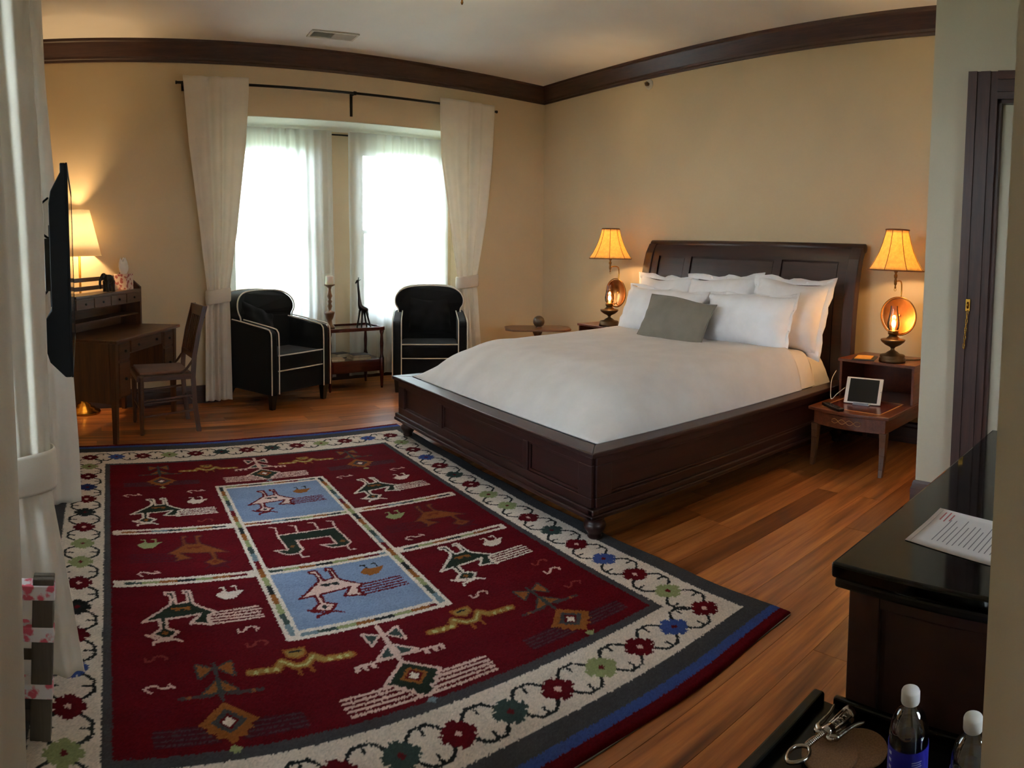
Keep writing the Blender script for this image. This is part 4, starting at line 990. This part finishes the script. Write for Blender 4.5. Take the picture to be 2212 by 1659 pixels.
eb.tube(smooth_path([(-.070, 0, .118), (-.086, 0, .095), (-.090, 0, .06), (-.084, 0, .035), (-.094, 0, .028)], 4), [.013] * 5 + [.010] * 5 + [.008] * 6 + [.006], 8)
for sx, sy in ((-.028, .018), (-.028, -.018), (.028, .018), (.028, -.018)): eb.tube([(sx, sy, .085), (sx * 1.05, sy, .03), (sx * 1.05, sy, 0)], [.016, .012, .014], 10)
for sy in (-1, 1):
    eb.sphere((-.042, sy * .027, .112), .022, 12, 8, (.35, .25, 1.1)); eb.tube([(-.07, sy * .010, .10), (-.09, sy * .012, .088), (-.104, sy * .010, .092)], [.004, .003, .0012], 6)
eb.tube([(.046, 0, .11), (.056, 0, .08), (.054, 0, .06)], [.004, .003, .003], 6)
eb.build('body', 'ebony', el)

# ------------------------------------------------------------------ desk chair
ch = thing('desk_chair', 'oak slat-back chair with brown padded seat at the desk', 'chair', (.385, 4.955, 0), 0)
cr = [(-.18, -.215), (.20, -.165), (-.215, .175), (.165, .205)]   # front near, rear near, front far, rear far (local, front towards -x)
fn, rn, ff, rf = [Vector(c_) for c_ in cr]
for p in (fn, ff):
    MB().lathe([(.013, 0), (.016, .02), (.014, .06), (.019, .2), (.022, .36), (.020, .40), (.023, .41), (.023, .43)], (p.x, p.y, 0), 16).build('leg', 'oak_dark_z', ch)
def post(p):
    m_ = MB(); Z = [(0, .035), (.2, .01), (.40, 0), (.55, .012), (.72, .045), (.905, .095)]
    for (z0, o0), (z1, o1) in zip(Z[:-1], Z[1:]): m_.taper((p.x + o0, p.y), .034, .026, z0, (p.x + o1, p.y), .034, .026, z1)
    return m_.build('back_post', 'oak_dark_z', ch)
post(rn); post(rf)
def bar(a, c_, w_, h_, name, mat='oak_dark_x'):
    a, c_ = Vector(a), Vector(c_); d = c_ - a; L = d.length
    q = d.to_track_quat('X', 'Z').to_matrix().to_4x4(); q.translation = a
    return MB().box(0, -w_ / 2, -h_ / 2, L, w_ / 2, h_ / 2, q).build(name, mat, ch, bevel=.002)
bar((rn.x + .086, rn.y, .862), (rf.x + .086, rf.y, .862), .02, .088, 'crest_rail'); bar((rn.x + .01, rn.y, .545), (rf.x + .01, rf.y, .545), .018, .04, 'lower_back_rail')
for k in range(5):
    p = rn.lerp(rf, .2 + .15 * k); m_ = MB(); m_.taper((p.x + .012, p.y), .010, .024, .56, (p.x + .073, p.y), .010, .024, .83); m_.build('back_slat', 'oak_dark_z', ch)
seat = [(fn.x - .03, fn.y - .02), (rn.x, rn.y - .01), (rf.x, rf.y + .01), (ff.x - .03, ff.y + .02)]
MB().prism(seat, .385, .425).build('seat_frame', 'oak_dark_x', ch, bevel=.004)
c0 = Vector((sum(p[0] for p in seat) / 4, sum(p[1] for p in seat) / 4)); ins = [tuple(c0 + (Vector(p) - c0) * .9) for p in seat]
MB().prism(ins, .425, .448).build('seat_pad', 'seat_fabric', ch, bevel=.014, seg=4)
for z in (.13, .24):
    bar((fn.x, fn.y, z), (rn.x + .02, rn.y, z + .03), .014, .014, 'stretcher'); bar((ff.x, ff.y, z), (rf.x + .02, rf.y, z + .03), .014, .014, 'stretcher')
bar((fn.x, fn.y, .18), (ff.x, ff.y, .18), .014, .014, 'stretcher'); bar((rn.x + .02, rn.y, .2), (rf.x + .02, rf.y, .2), .014, .014, 'stretcher')
for p in (rn, rf):
    MB().tube(smooth_path([(p.x - .10, p.y, .425), (p.x - .05, p.y, .455), (p.x, p.y, .52)], 5), .009, 8).build('brace', 'oak_dark_x', ch)

# ------------------------------------------------------------------ floor lamp
fp = thing('floor_lamp', 'brass floor lamp with cream shade behind the desk', 'lamp', (-.235, 5.50, 0))
MB().lathe([(.135, 0), (.14, .006), (.136, .016), (.10, .028), (.095, .04), (.062, .05), (.055, .07), (.03, .08), (.022, .11), (.014, .12)], seg=32).build('base', 'brass', fp)
MB().lathe([(.010, .11), (.010, .70), (.014, .71), (.014, .73), (.010, .74), (.010, 1.40)], seg=16).build('pole', 'brass', fp)
sp = [(.178, 1.285), (.092, 1.655)]
MB().lathe(sp, seg=48, closed=False).build('lamp_shade', 'shade_white', fp, solid=.002)
for r_, h in sp: MB().tube([(r_ * math.cos(a), r_ * math.sin(a), h) for a in [2 * PI * q / 40 for q in range(40)]], .003, 6, closed=True).build('shade_rim', 'shade_white', fp)
MB().lathe([(.012, 1.40), (.016, 1.41), (.016, 1.44), (.010, 1.445)], seg=14).build('socket', 'brass_dark', fp)
MB().sphere((0, 0, 1.48), .03, 16, 12, (1, 1, 1.3)).build('light_bulb', 'bulb_floor', fp)
l = point_light('floor_lamp_light', (0, 0, 1.48), 125., (1., .66, .32), .035); l.parent = fp

# ------------------------------------------------------------------ television on its wall arm
tvA, tvB = Vector((-.128, 2.20)), Vector((-.172, 3.26)); tv_d = (tvB - tvA).normalized()
tv = thing('television', 'black flat television on a wall arm seen edge-on beside the white drapes', 'television', (tvA.x, tvA.y, .897), math.atan2(tv_d.y, tv_d.x))
TW, TH = (tvB - tvA).length, .70     # local x along the screen, +y towards the wall, screen at y = 0
MB().prism([(0.004, 0), (.022, 0), (.072, .05), (.084, .09), (.084, .19), (.062, .22), (.062, TH - .13), (.055, TH - .09), (.022, TH - .03), (.022, TH), (.004, TH)][::-1], 0, TW, 'x').build('housing', 'tv_plastic', tv, bevel=.003)
bz = MB(); q = .022
for a in ((0, 0, q, TH), (TW - .008, 0, TW, TH), (q, 0, TW - .008, q), (q, TH - q, TW - .008, TH)): bz.box(a[0], -.003, a[1], a[2], .004, a[3])
bz.build('bezel', 'tv_plastic', tv)
MB().box(q, -.0008, q, TW - .008, .004, TH - q).build('screen', 'tv_screen', tv)
ar = MB(); ar.box(TW * .42, .05, .20, TW * .58, .085, .52); ar.box(TW * .46, .085, .32, TW * .54, .30, .40); ar.build('mount_arm', 'iron', tv)
MB().box(TW * .42, .30, .24, TW * .58, .43, .48).build('wall_plate', 'iron', tv)
pb = MB(); pb.box(.10, .052, .28, .22, .085, .46); pb.build('connector_box', 'black_plastic', tv, bevel=.003)
for pts in ([(.12, .07, .46), (.10, .11, .50), (.10, .105, .56), (.14, .07, .60)], [(.12, .08, .28), (.10, .10, .24), (.10, .085, .14), (.12, .07, .16), (.13, .06, .20)]):
    MB().tube(smooth_path(pts, 8), .004, 6).build('cable', 'black_plastic', tv)

# ------------------------------------------------------------------ drapery
def drape(name, mat, label, levels, pleats, amp, ny=90, nx=140, cat='curtain', parent=None, thick=.004, seed=1, group=None, nrm=None, bunch=None):
    # levels: (z, (xa, ya), (xb, yb), amplitude factor); interpolated smoothly from top to hem
    r = np.random.default_rng(seed); ph = r.uniform(0, 6.28, 8); zs = [l[0] for l in levels][::-1]
    def ip(z, k): return float(np.interp(z, zs, [k(l) for l in levels][::-1]))
    ztop, zbot = levels[0][0], levels[-1][0]; P = []
    for j in range(ny + 1):
        t = j / ny; z = ztop + (zbot - ztop) * t; row = []
        ax, ay, bx, by, af = [ip(z, k) for k in (lambda l: l[1][0], lambda l: l[1][1], lambda l: l[2][0], lambda l: l[2][1], lambda l: l[3])]
        d = Vector((bx - ax, by - ay)); L = d.length; d.normalize(); n_ = Vector((d.y, -d.x))
        for i in range(nx + 1):
            s_ = i / nx; w_ = s_ + .02 * math.sin(s_ * 9 + ph[0]) * (1 - s_) * s_ * 4
            o = amp * af * (.3 + .7 * math.sin(s_ * 4.2 + ph[5]) ** 2) * (math.sin(2 * PI * pleats * w_ + ph[1] + .5 * math.sin(5 * w_ + ph[2])) + .12 * math.sin(2 * PI * pleats * 2.1 * w_ + ph[3] + z * .3))
            o += amp * .25 * math.sin(z * 3 + s_ * 5 + ph[4])
            p = Vector((ax, ay)) + d * (L * s_) + n_ * o; row.append((p.x, p.y, z))
        P.append(row)
    return P
def drape_obj(name, mat, label, levels, pleats, amp, **k):
    band = k.pop('bands', None); header = k.pop('header', None)
    P = drape(name, mat, label, levels, pleats, amp, **{a: v for a, v in k.items() if a in ('seed', 'ny', 'nx')})
    t = thing(name, label, 'curtain', (levels[-1][1][0], levels[-1][1][1], 0), 0, k.get('group'))
    m_ = MB(); m_.grid(P); m_.build('panel', mat, t, world=True, solid=(0 if mat == 'sheer' else k.get('thick', .004)))
    if band:
        z0, z1, pa, pb_, dep = band
        cx_, cy_ = (pa[0] + pb_[0]) / 2, (pa[1] + pb_[1]) / 2; hx = math.hypot(pb_[0] - pa[0], pb_[1] - pa[1]) / 2 + .012; an = math.atan2(pb_[1] - pa[1], pb_[0] - pa[0])
        R_ = Matrix.Translation((cx_, cy_, 0)) @ rotz(an); G = []
        for i in range(40):
            a = 2 * PI * i / 40; sx = math.copysign(abs(math.cos(a)) ** .6, math.cos(a)); sy = math.copysign(abs(math.sin(a)) ** .8, math.sin(a))
            G.append([R_ @ Vector((hx * sx * g, dep * sy * g, z + .012 * sx * (1 if z1 > z0 else 1))) for z, g in ((z0, .98), (z0 + .01, 1.03), ((z0 + z1) / 2, 1.05), (z1 - .01, 1.03), (z1, .98))])
        MB().grid(G, True, True).build('tieback', mat, t, world=True, solid=.004)
    return t
def yw_(x, o): return yb(x) - o
drape_obj('window_drape', 'drape', 'tied white drape at the desk side of the window alcove', [(2.735, (.645, yw_(.645, .118)), (1.20, yw_(1.2, .118)), .6), (2.64, (.65, yw_(.65, .118)), (1.20, yw_(1.2, .118)), .6), (2.2, (.685, yw_(.69, .09)), (1.175, yw_(1.17, .09)), 1.), (1.5, (.765, yw_(.76, .09)), (1.09, yw_(1.09, .09)), 1.), (.93, (.822, yw_(.82, .09)), (1.005, yw_(1.0, .09)), .8), (.80, (.80, yw_(.8, .09)), (1.01, yw_(1.0, .09)), 1.), (.03, (.785, yw_(.8, .09)), (1.02, yw_(1.0, .09)), 1.25)], 4, .022, seed=3, bands=(.86, .98, (.822, yw_(.82, .09)), (1.005, yw_(1., .09)), .045))
drape_obj('window_drape', 'drape', 'tied white drape at the bed side of the window alcove', [(2.735, (3.06, yw_(3.06, .118)), (3.70, yw_(3.7, .118)), .6), (2.64, (3.06, yw_(3.06, .118)), (3.70, yw_(3.7, .118)), .6), (2.2, (3.09, yw_(3.1, .09)), (3.69, yw_(3.69, .09)), 1.), (1.6, (3.18, yw_(3.18, .09)), (3.62, yw_(3.62, .09)), 1.), (.98, (3.285, yw_(3.29, .09)), (3.505, yw_(3.5, .09)), .8), (.86, (3.31, yw_(3.31, .08)), (3.53, yw_(3.53, .08)), 1.), (.03, (3.35, yw_(3.35, .075)), (3.60, yw_(3.6, .075)), 1.1)], 4, .022, seed=4, bands=(.92, 1.04, (3.285, yw_(3.29, .09)), (3.505, yw_(3.5, .09)), .045))
def rod(name, label, x0, x1, z, off, r_, fin=True):
    t = thing(name, label, 'curtain rod', (x0, yw_(x0, off), z), math.atan(.07)); L = (x1 - x0) * math.hypot(1, .07)
    MB().lathe([(r_, 0), (r_, L)], (0, 0, 0), 12, axis='x').build('pole', 'iron', t)
    if fin:
        for xx in (-.012, L): MB().lathe([(r_ * 1.25, 0), (r_ * 1.25, .012)], (xx, 0, 0), 12, axis='x').build('end_cap', 'iron', t)
        for xx in (L * .02, L * .505, L * .98):
            o = MB(); o.box(xx - .012, .0 + off - .008, -.19 if abs(xx - L * .505) < .1 else -.05, xx + .012, off, .01); o.box(xx - .006, 0, -.012, xx + .006, off - .004, .004); o.lathe([(.017, 0), (.017, .024)], (xx - .012, 0, 0), 14, axis='x'); o.build('bracket', 'iron', t)
    return t
rod('curtain_rod', 'long black iron curtain rod above the window alcove', .60, 3.74, 2.685, .085, .0115)
sh0 = lambda x: yb(x) + .36
for x0, x1, lab, sd, nar in ((1.16, 2.115, 'white sheer curtain over the window nearest the desk', 7, 0), (2.285, 3.42, 'white sheer curtain over the window nearest the bed', 8, 0)):
    drape_obj('sheer_curtain', 'sheer', lab, [(2.425, (x0, sh0(x0)), (x1, sh0(x1)), .55), (2.36, (x0, sh0(x0)), (x1, sh0(x1)), .8), (1.2, (x0 + .01, sh0(x0)), (x1 + (.02 if x1 < 2.2 else 0), sh0(x1)), 1.), (.06, (x0, sh0(x0)), (x1 + (.03 if x1 < 2.2 else 0), sh0(x1)), 1.15)], 11, .021, seed=sd, nx=260, thick=.001)
t = thing('sheer_rod', 'thin black rod carrying the sheer curtains inside the alcove', 'curtain rod', (AX0 + .01, sh0(AX0) + .032, 2.395), math.atan(.07))
MB().lathe([(.008, 0), (.008, (AX1 - AX0) - .02)], (0, 0, 0), 12, axis='x').build('pole', 'iron', t)
# drapes along the left wall
drape_obj('side_drape', 'drape_rib', 'white drape hanging full length past the folded luggage rack', [(2.75, (-.40, .35), (-.262, 1.60), .7), (1.4, (-.40, .35), (-.243, 1.63), 1.), (.9, (-.40, .35), (-.245, 1.64), 1.), (.02, (-.40, .35), (-.246, 1.655), 1.1)], 7, .020, seed=11, nx=160)
drape_obj('side_drape', 'drape', 'tied white drape behind the folded luggage rack', [(2.75, (-.46, 1.93), (-.215, 1.99), .8), (2.0, (-.44, 1.93), (-.208, 1.99), 1.), (1.4, (-.42, 1.92), (-.186, 1.985), 1.), (.72, (-.36, 1.93), (-.19, 1.985), .8), (.58, (-.36, 1.94), (-.188, 1.985), .9), (.32, (-.36, 1.93), (-.148, 1.985), 1.), (.03, (-.36, 1.92), (-.108, 1.99), 1.2)], 3, .013, seed=12, bands=(.60, .72, (-.36, 1.93), (-.19, 1.985), .05))
drape_obj('side_drape', 'drape', 'white drape behind the television', [(2.75, (-.54, 3.36), (-.30, 3.43), .8), (2.2, (-.53, 3.36), (-.29, 3.43), 1.), (1.8, (-.52, 3.36), (-.266, 3.43), 1.), (.7, (-.50, 3.36), (-.196, 3.43), .8), (.3, (-.50, 3.36), (-.176, 3.43), 1.), (.02, (-.50, 3.36), (-.172, 3.43), 1.)], 4, .018, seed=13)
t = thing('side_curtain_rod', 'black iron rod carrying the drapes along the left wall', 'curtain rod', (-.40, .1, 2.71), PI / 2)
MB().lathe([(.0115, 0), (.0115, 3.6)], (0, 0, 0), 12, axis='x').build('pole', 'iron', t)
for xx in (.1, 1.65, 3.5): MB().box(xx - .012, -.0, -.02, xx + .012, .215, .012).build('bracket', 'iron', t)

# ------------------------------------------------------------------ folded luggage rack with floral straps
lr = thing('luggage_rack', 'folded grey wooden luggage rack with floral ribbon straps', 'luggage rack', (-.205, 1.72, 0))
for yy in (0., .022):
    m_ = MB(); m_.taper((-.012, yy), .056, .018, 0, (.012, yy), .056, .018, .455); m_.build('leg', 'grey_wood', lr, bevel=.003)
    m_ = MB(); m_.taper((-.14, yy), .05, .018, 0, (-.12, yy), .05, .018, .455); m_.build('leg', 'grey_wood', lr, bevel=.003)
for z in (.07, .24): MB().box(-.13, .010, z - .015, -.01, .013, z + .015).build('cross_rail', 'grey_wood', lr)
for z in (.418, .305, .15):
    o = -.012 + .024 * z / .455
    MB().box(o - .160, -.0115, z - .02, o + .0305, .0335, z + .02).build('strap', 'floral_ribbon', lr, bevel=.003)

# ------------------------------------------------------------------ dresser with black stone top
ds = thing('dresser', 'dark wood dresser with a polished black stone top', 'dresser', (1.76, .25, 0))
Bd = lambda mb, name, mat, **k: mb.build(name, mat, k.pop('parent', ds), world=True, **k)
X0, X1, Y0, Y1, ZT = 1.155, 2.36, -.10, .61, .70
top_ = MB(); top_.box(X0, Y0, ZT - .032, X1, Y1, ZT); Bd(top_, 'stone_top', 'granite', bevel=.007, seg=3)
Bd(MB().box(X0 + .006, Y0, ZT - .052, X1 - .006, Y1 - .006, ZT - .033), 'top_moulding', 'black_wood', bevel=.005)
Bd(MB().box(X0 + .045, Y0 + .02, .05, X1 - .03, Y1 - .03, ZT - .052), 'case', 'dresser_wood')
en = MB()
for a in ((Y1 - .095, .05, Y1 - .028, ZT - .053), (Y0 + .02, .05, Y0 + .09, ZT - .053), (Y0 + .09, .05, Y1 - .095, .12), (Y0 + .09, ZT - .085, Y1 - .095, ZT - .053)): en.box(X0 + .03, a[0], a[1], X0 + .045, a[2], a[3])
Bd(en, 'end_frame', 'dresser_wood', bevel=.003)
Bd(MB().box(X0 + .04, Y0 + .095, .125, X0 + .0452, Y1 - .105, ZT - .09), 'end_panel', 'dresser_wood', bevel=.002)
for r_ in range(3):
    for c_ in range(2):
        d_ = Bd(MB().box(X0 + .07 + c_ * .55, Y1 - .03, .08 + r_ * .185, X0 + .60 + c_ * .55, Y1 - .016, .25 + r_ * .185), 'drawer', 'dresser_wood', bevel=.004)
        for kx in (.13, .40): MB().sphere((X0 + .07 + c_ * .55 + kx - 1.76, Y1 - .013 - .25, .165 + r_ * .185), .009, 12, 8).build('knob', 'brass_dark', d_)
for x_ in (X0 + .06, X1 - .06):
    for y_ in (Y0 + .05, Y1 - .06): Bd(MB().taper((x_, y_), .045, .045, 0, (x_, y_), .06, .06, .05), 'foot', 'dresser_wood')
pp = thing('paper_sheet', 'printed white form lying on the black stone top', 'paper', (1.41, .405, ZT + .0006), 0)
c4 = [(1.326, .523), (1.278, .30), (1.49, .285), (1.53, .515)]; c4 = [(a - 1.41, b_ - .405) for a, b_ in c4]
P = []
for i in range(9):
    row = []
    for j in range(9):
        a, b_ = i / 8, j / 8; p0 = Vector(c4[0]).lerp(Vector(c4[1]), b_); p1 = Vector(c4[3]).lerp(Vector(c4[2]), b_); p = p0.lerp(p1, a)
        row.append((p.x, p.y, .0008 + .004 * max(0, a - .6) * (1 - b_) * 2))
    P.append(row)
MB().grid(P).build('sheet', 'paper', pp, solid=.0006)
def on_sheet(a, b_, dz=.0007):
    p = Vector(c4[0]).lerp(Vector(c4[1]), b_).lerp(Vector(c4[3]).lerp(Vector(c4[2]), b_), a); return (p.x, p.y, .0008 + .004 * max(0, a - .6) * (1 - b_) * 2 + dz)
ln = MB(); lr_ = MB(); rr = random.Random(3)
def strip(mb, a0, a1, b0, b1):
    n = 6; o = len(mb.v)
    for i in range(n + 1):
        a = a0 + (a1 - a0) * i / n; mb.v += [on_sheet(a, b0), on_sheet(a, b1)]
    for i in range(n): mb.f.append((o + 2 * i, o + 2 * i + 1, o + 2 * i + 3, o + 2 * i + 2)); mb.sm.append(False)
for k in range(13):
    b0 = .22 + k * .055; a0 = .16 + rr.uniform(0, .05); a1 = .62 + rr.uniform(0, .26)
    strip(ln, a0, a1, b0, b0 + .010)
for a, c_, b0 in ((.70, .92, .10), (.68, .94, .15), (.72, .9, .20)): strip(lr_, a, c_, b0, b0 + .016)
strip(ln, .03, .97, .05, .054); strip(ln, .03, .97, .955, .959)
tag(ln.build('printed_lines', 'ink', pp), kind='stuff'); tag(lr_.build('printed_heading', 'ink_red', pp), kind='stuff')

# ------------------------------------------------------------------ low black cabinet, tray and refreshments
lc = thing('low_cabinet', 'low black cabinet butting against the end of the dresser', 'cabinet', (.98, .36, 0))
MB().box(-.29, -.20, .04, .165, .255, .40).build('case', 'black_lacquer', lc, bevel=.004)
MB().box(-.30, -.21, .40, .17, .265, .42).build('cabinet_top', 'black_lacquer', lc, bevel=.004)
MB().box(-.28, .255, .06, .155, .268, .385).build('cabinet_door', 'black_lacquer', lc, bevel=.003)
for a in (-.26, .13):
    for b_ in (-.17, .22): MB().box(a - .02, b_ - .02, 0, a + .02, b_ + .02, .04).build('foot', 'black_lacquer', lc)
ty = thing('serving_tray', 'black lacquered serving tray with raised rim on the low cabinet', 'tray', (.93, .40, .4205), 0)
MB().box(-.235, -.27, 0, .20, .20, .010).build('tray_base', 'black_lacquer', ty)
for a in ((-.235, .20, .205, .225), (-.235, -.285, .205, -.265), (-.255, -.285, -.235, .225), (.196, -.265, .212, .18)):
    MB().box(a[0], a[1], 0, a[2], a[3], .030).build('rim', 'black_lacquer', ty, bevel=.006, seg=3)
TS = .4312
def bottle(x, y, rz, label):
    t = thing('water_bottle', label, 'bottle', (x, y, TS), rz)
    k = .98
    pr = [(.010, .004), (.024, .001), (.029, .006), (.031, .014), (.031, .04), (.0298, .045), (.031, .05), (.031, .062), (.0315, .065), (.0315, .125), (.031, .128), (.0318, .138), (.030, .150), (.025, .163), (.018, .173), (.0135, .178), (.0125, .186)]
    MB().lathe([(r_ * k, h) for r_, h in pr], seg=32, closed=False).build('bottle_body', 'clear_plastic', t)
    MB().lathe([(.006, .006), (.0275, .010), (.0288, .05), (.029, .12), (.028, .142), (.001, .142)], seg=28).build('water', 'water', t)
    MB().lathe([(.0141, .184), (.0148, .186), (.0148, .201), (.0135, .204), (.001, .2045)], seg=24).build('bottle_cap', 'cap_white', t)
    lb = MB().lathe([(.0318, .066), (.0320, .067), (.0320, .122), (.0318, .123)], seg=36, closed=False).build('bottle_label', 'label_blue', t)
    tx = MB()
    def patch(a0, a1, z0, z1):
        n = 4; o = len(tx.v)
        for i in range(n + 1):
            a = a0 + (a1 - a0) * i / n; tx.v += [(.0323 * math.cos(a), .0323 * math.sin(a), z0), (.0323 * math.cos(a), .0323 * math.sin(a), z1)]
        for i in range(n): tx.f.append((o + 2 * i, o + 2 * i + 2, o + 2 * i + 3, o + 2 * i + 1)); tx.sm.append(True)
    for q in range(6): patch(.10, .62 - .04 * (q % 2), .108 - q * .0035, .1095 - q * .0035)
    patch(-.06, .02, .088, .0905); patch(-.08, .0, .070, .084); patch(-.05, -.03, .078, .084); patch(.52, .66, .072, .086)
    for q in range(4): patch(-1.2, -1.0, .112 - q * .011, .117 - q * .011)
    tag(tx.build('label_print', 'label_white', lb), kind='stuff'); return t
thin_glass('water', (246, 250, 252), .02)
bottle(.956, .356, PI + 1.2 - .75, 'capped water bottle with blue label beside the cork discs')
bottle(.935, .248, PI + .5, 'capped water bottle with blue label half hidden by the near wall')
cp_ = thing('plastic_cup', 'clear plastic cup between the two water bottles', 'cup', (.885, .275, TS))
MB().lathe([(.001, .002), (.026, .002), (.034, .12), (.0355, .122), (.035, .118), (.0265, .004), (.001, .004)], seg=30).build('cup_wall', 'clear_plastic', cp_)
for i, (x, y, z) in enumerate(((1.050, .482, 0), (1.004, .518, .0062))):
    o = MB().lathe([(.046, 0), (.049, .001), (.049, .005), (.046, .006)], (x, y, TS + z), 32).build('cork_coaster', 'cork')
    tag(o, ('round brown cork coaster lying flat under the other coaster', 'round brown cork coaster on top under the corkscrew')[i], 'coaster', 'cork coasters on the tray')
# winged corkscrew lying on the coasters
ck = thing('corkscrew', 'silver winged corkscrew lying across the cork coasters', 'corkscrew', (1.018, .540, TS + .0135), math.atan2(-.03, .15))
# local x: from the opener handle (-) to the bell (+)
bell = MB(); bell.lathe([(.0135, .066), (.0148, .068), (.0148, .078), (.0125, .080), (.012, .080), (.0125, .068)], (0, 0, .012), 22, axis='x'); bell.build('bell_ring', 'nickel', ck)
cg = MB()
for a in (.5, 1.6, 2.7, 3.8, 4.9, 6.0): cg.tube([(.022, .009 * math.cos(a), .012 + .009 * math.sin(a)), (.066, .0125 * math.cos(a), .012 + .0125 * math.sin(a))], .002, 6)
cg.build('cage', 'chrome', ck)
MB().tube([(.012 + q * .0011, .0045 * math.cos(q * .75), .012 + .0045 * math.sin(q * .75)) for q in range(50)], .0016, 6).build('worm', 'chrome', ck)
MB().lathe([(.009, .004), (.011, .006), (.011, .022), (.009, .024)], (0, 0, .012), 18, axis='x').build('collar', 'chrome', ck)
MB().tube([(-.040 + q * .001, .0028 * (1 + .35 * math.sin(q * 1.6)), .012) for q in range(46)], .0042, 8).build('rack_stem', 'chrome', ck)
op = MB(); op.tube(smooth_path([(-.040, 0, .012), (-.054, .015, .012), (-.074, .014, .012), (-.090, 0, .012), (-.074, -.014, .012), (-.054, -.015, .012)], 4, True), .0036, 8, closed=True); op.build('opener_handle', 'nickel', ck)
for s_ in (-1, 1):
    wv = MB(); wv.tube(smooth_path([(.004, s_ * .012, .012), (.012, s_ * .022, .012), (.030, s_ * .024, .013), (.055, s_ * .028, .014), (.074, s_ * .036, .014)], 5), [.006] * 6 + [.0045] * 6 + [.0035] * 6 + [.0028, .0022, .0018], 8)
    wv.build('wing', 'nickel', ck)
    MB().lathe([(.0075, -.003), (.0085, -.0025), (.0085, .0025), (.0075, .003)], (.004, s_ * .014, .012), 10).build('gear', 'chrome', ck)

# ------------------------------------------------------------------ ceiling and wall fittings
vt = thing('ceiling_vent', 'white louvred air vent in the ceiling', 'vent', (1.83, 5.27, CEIL - .012), .0)
fr = MB()
for a in ((-.20, -.085, .20, -.065), (-.20, .065, .20, .085), (-.20, -.065, -.18, .065), (.18, -.065, .20, .065)): fr.box(a[0], a[1], 0, a[2], a[3], .012)
fr.build('vent_frame', 'white_metal', vt, bevel=.002)
MB().box(-.18, -.065, .008, .18, .065, .0118).build('duct', 'vent_dark', vt)
for k in range(9):
    y_ = -.055 + k * .0138
    for x0, x1, sg in ((-.178, -.004, 1), (.004, .178, -1)):
        v = [(x0, y_ - sg * .005, .001), (x1, y_ - sg * .005, .001), (x1, y_ + sg * .005, .009), (x0, y_ + sg * .005, .009)]
        MB().add(v, [(0, 1, 2, 3)]).build('louvre', 'white_metal', vt, solid=.001)
sd_ = thing('sprinkler_head', 'small white sidewall sprinkler below the crown moulding', 'sprinkler', (XR, 4.375, 2.815))
MB().lathe([(.046, -.0), (.046, -.008), (.034, -.016), (.026, -.016)], (0, 0, 0), 24, axis='x').build('escutcheon', 'white_metal', sd_)
MB().lathe([(.016, -.016), (.016, -.03), (.020, -.032), (.020, -.044), (.006, -.05)], (0, 0, 0), 16, axis='x').build('nozzle', 'bronze', sd_)
MB().box(-.056, -.016, .006, -.04, .016, .009).build('deflector', 'bronze', sd_)
cl = thing('ceiling_light', 'brass ceiling light with hanging finial', 'ceiling light', (1.99, 3.47, CEIL))
MB().lathe([(.09, 0), (.09, -.012), (.03, -.03), (.016, -.04), (.016, -.10)], seg=28).build('canopy', 'brass', cl)
MB().lathe([(.205, -.10), (.20, -.12), (.165, -.17), (.11, -.21), (.03, -.232), (.006, -.235)], seg=40, closed=False).build('glass_bowl', 'shade_white', cl, solid=.003)
MB().tube([(.207 * math.cos(a), .207 * math.sin(a), -.10) for a in [2 * PI * q / 48 for q in range(48)]], .006, 8, closed=True).build('bowl_rim', 'brass', cl)
for k in range(3):
    a = 2 * PI * k / 3; MB().tube([(.016 * math.cos(a), .016 * math.sin(a), -.05), (.205 * math.cos(a), .205 * math.sin(a), -.10)], .003, 6).build('bowl_arm', 'brass', cl)
MB().lathe([(.020, -.232), (.022, -.24), (.010, -.25), (.006, -.262), (.012, -.272), (.013, -.28), (.007, -.29), (.005, -.30), (.008, -.308), (.006, -.318), (.001, -.323)], seg=18).build('finial', 'brass_dark', cl)
MB().sphere((0, 0, -.15), .03, 14, 10).build('light_bulb', 'bulb_floor', cl)
l = point_light('ceiling_lamp_light', (0, 0, -.145), 130., (1., .78, .55), .035); l.parent = cl
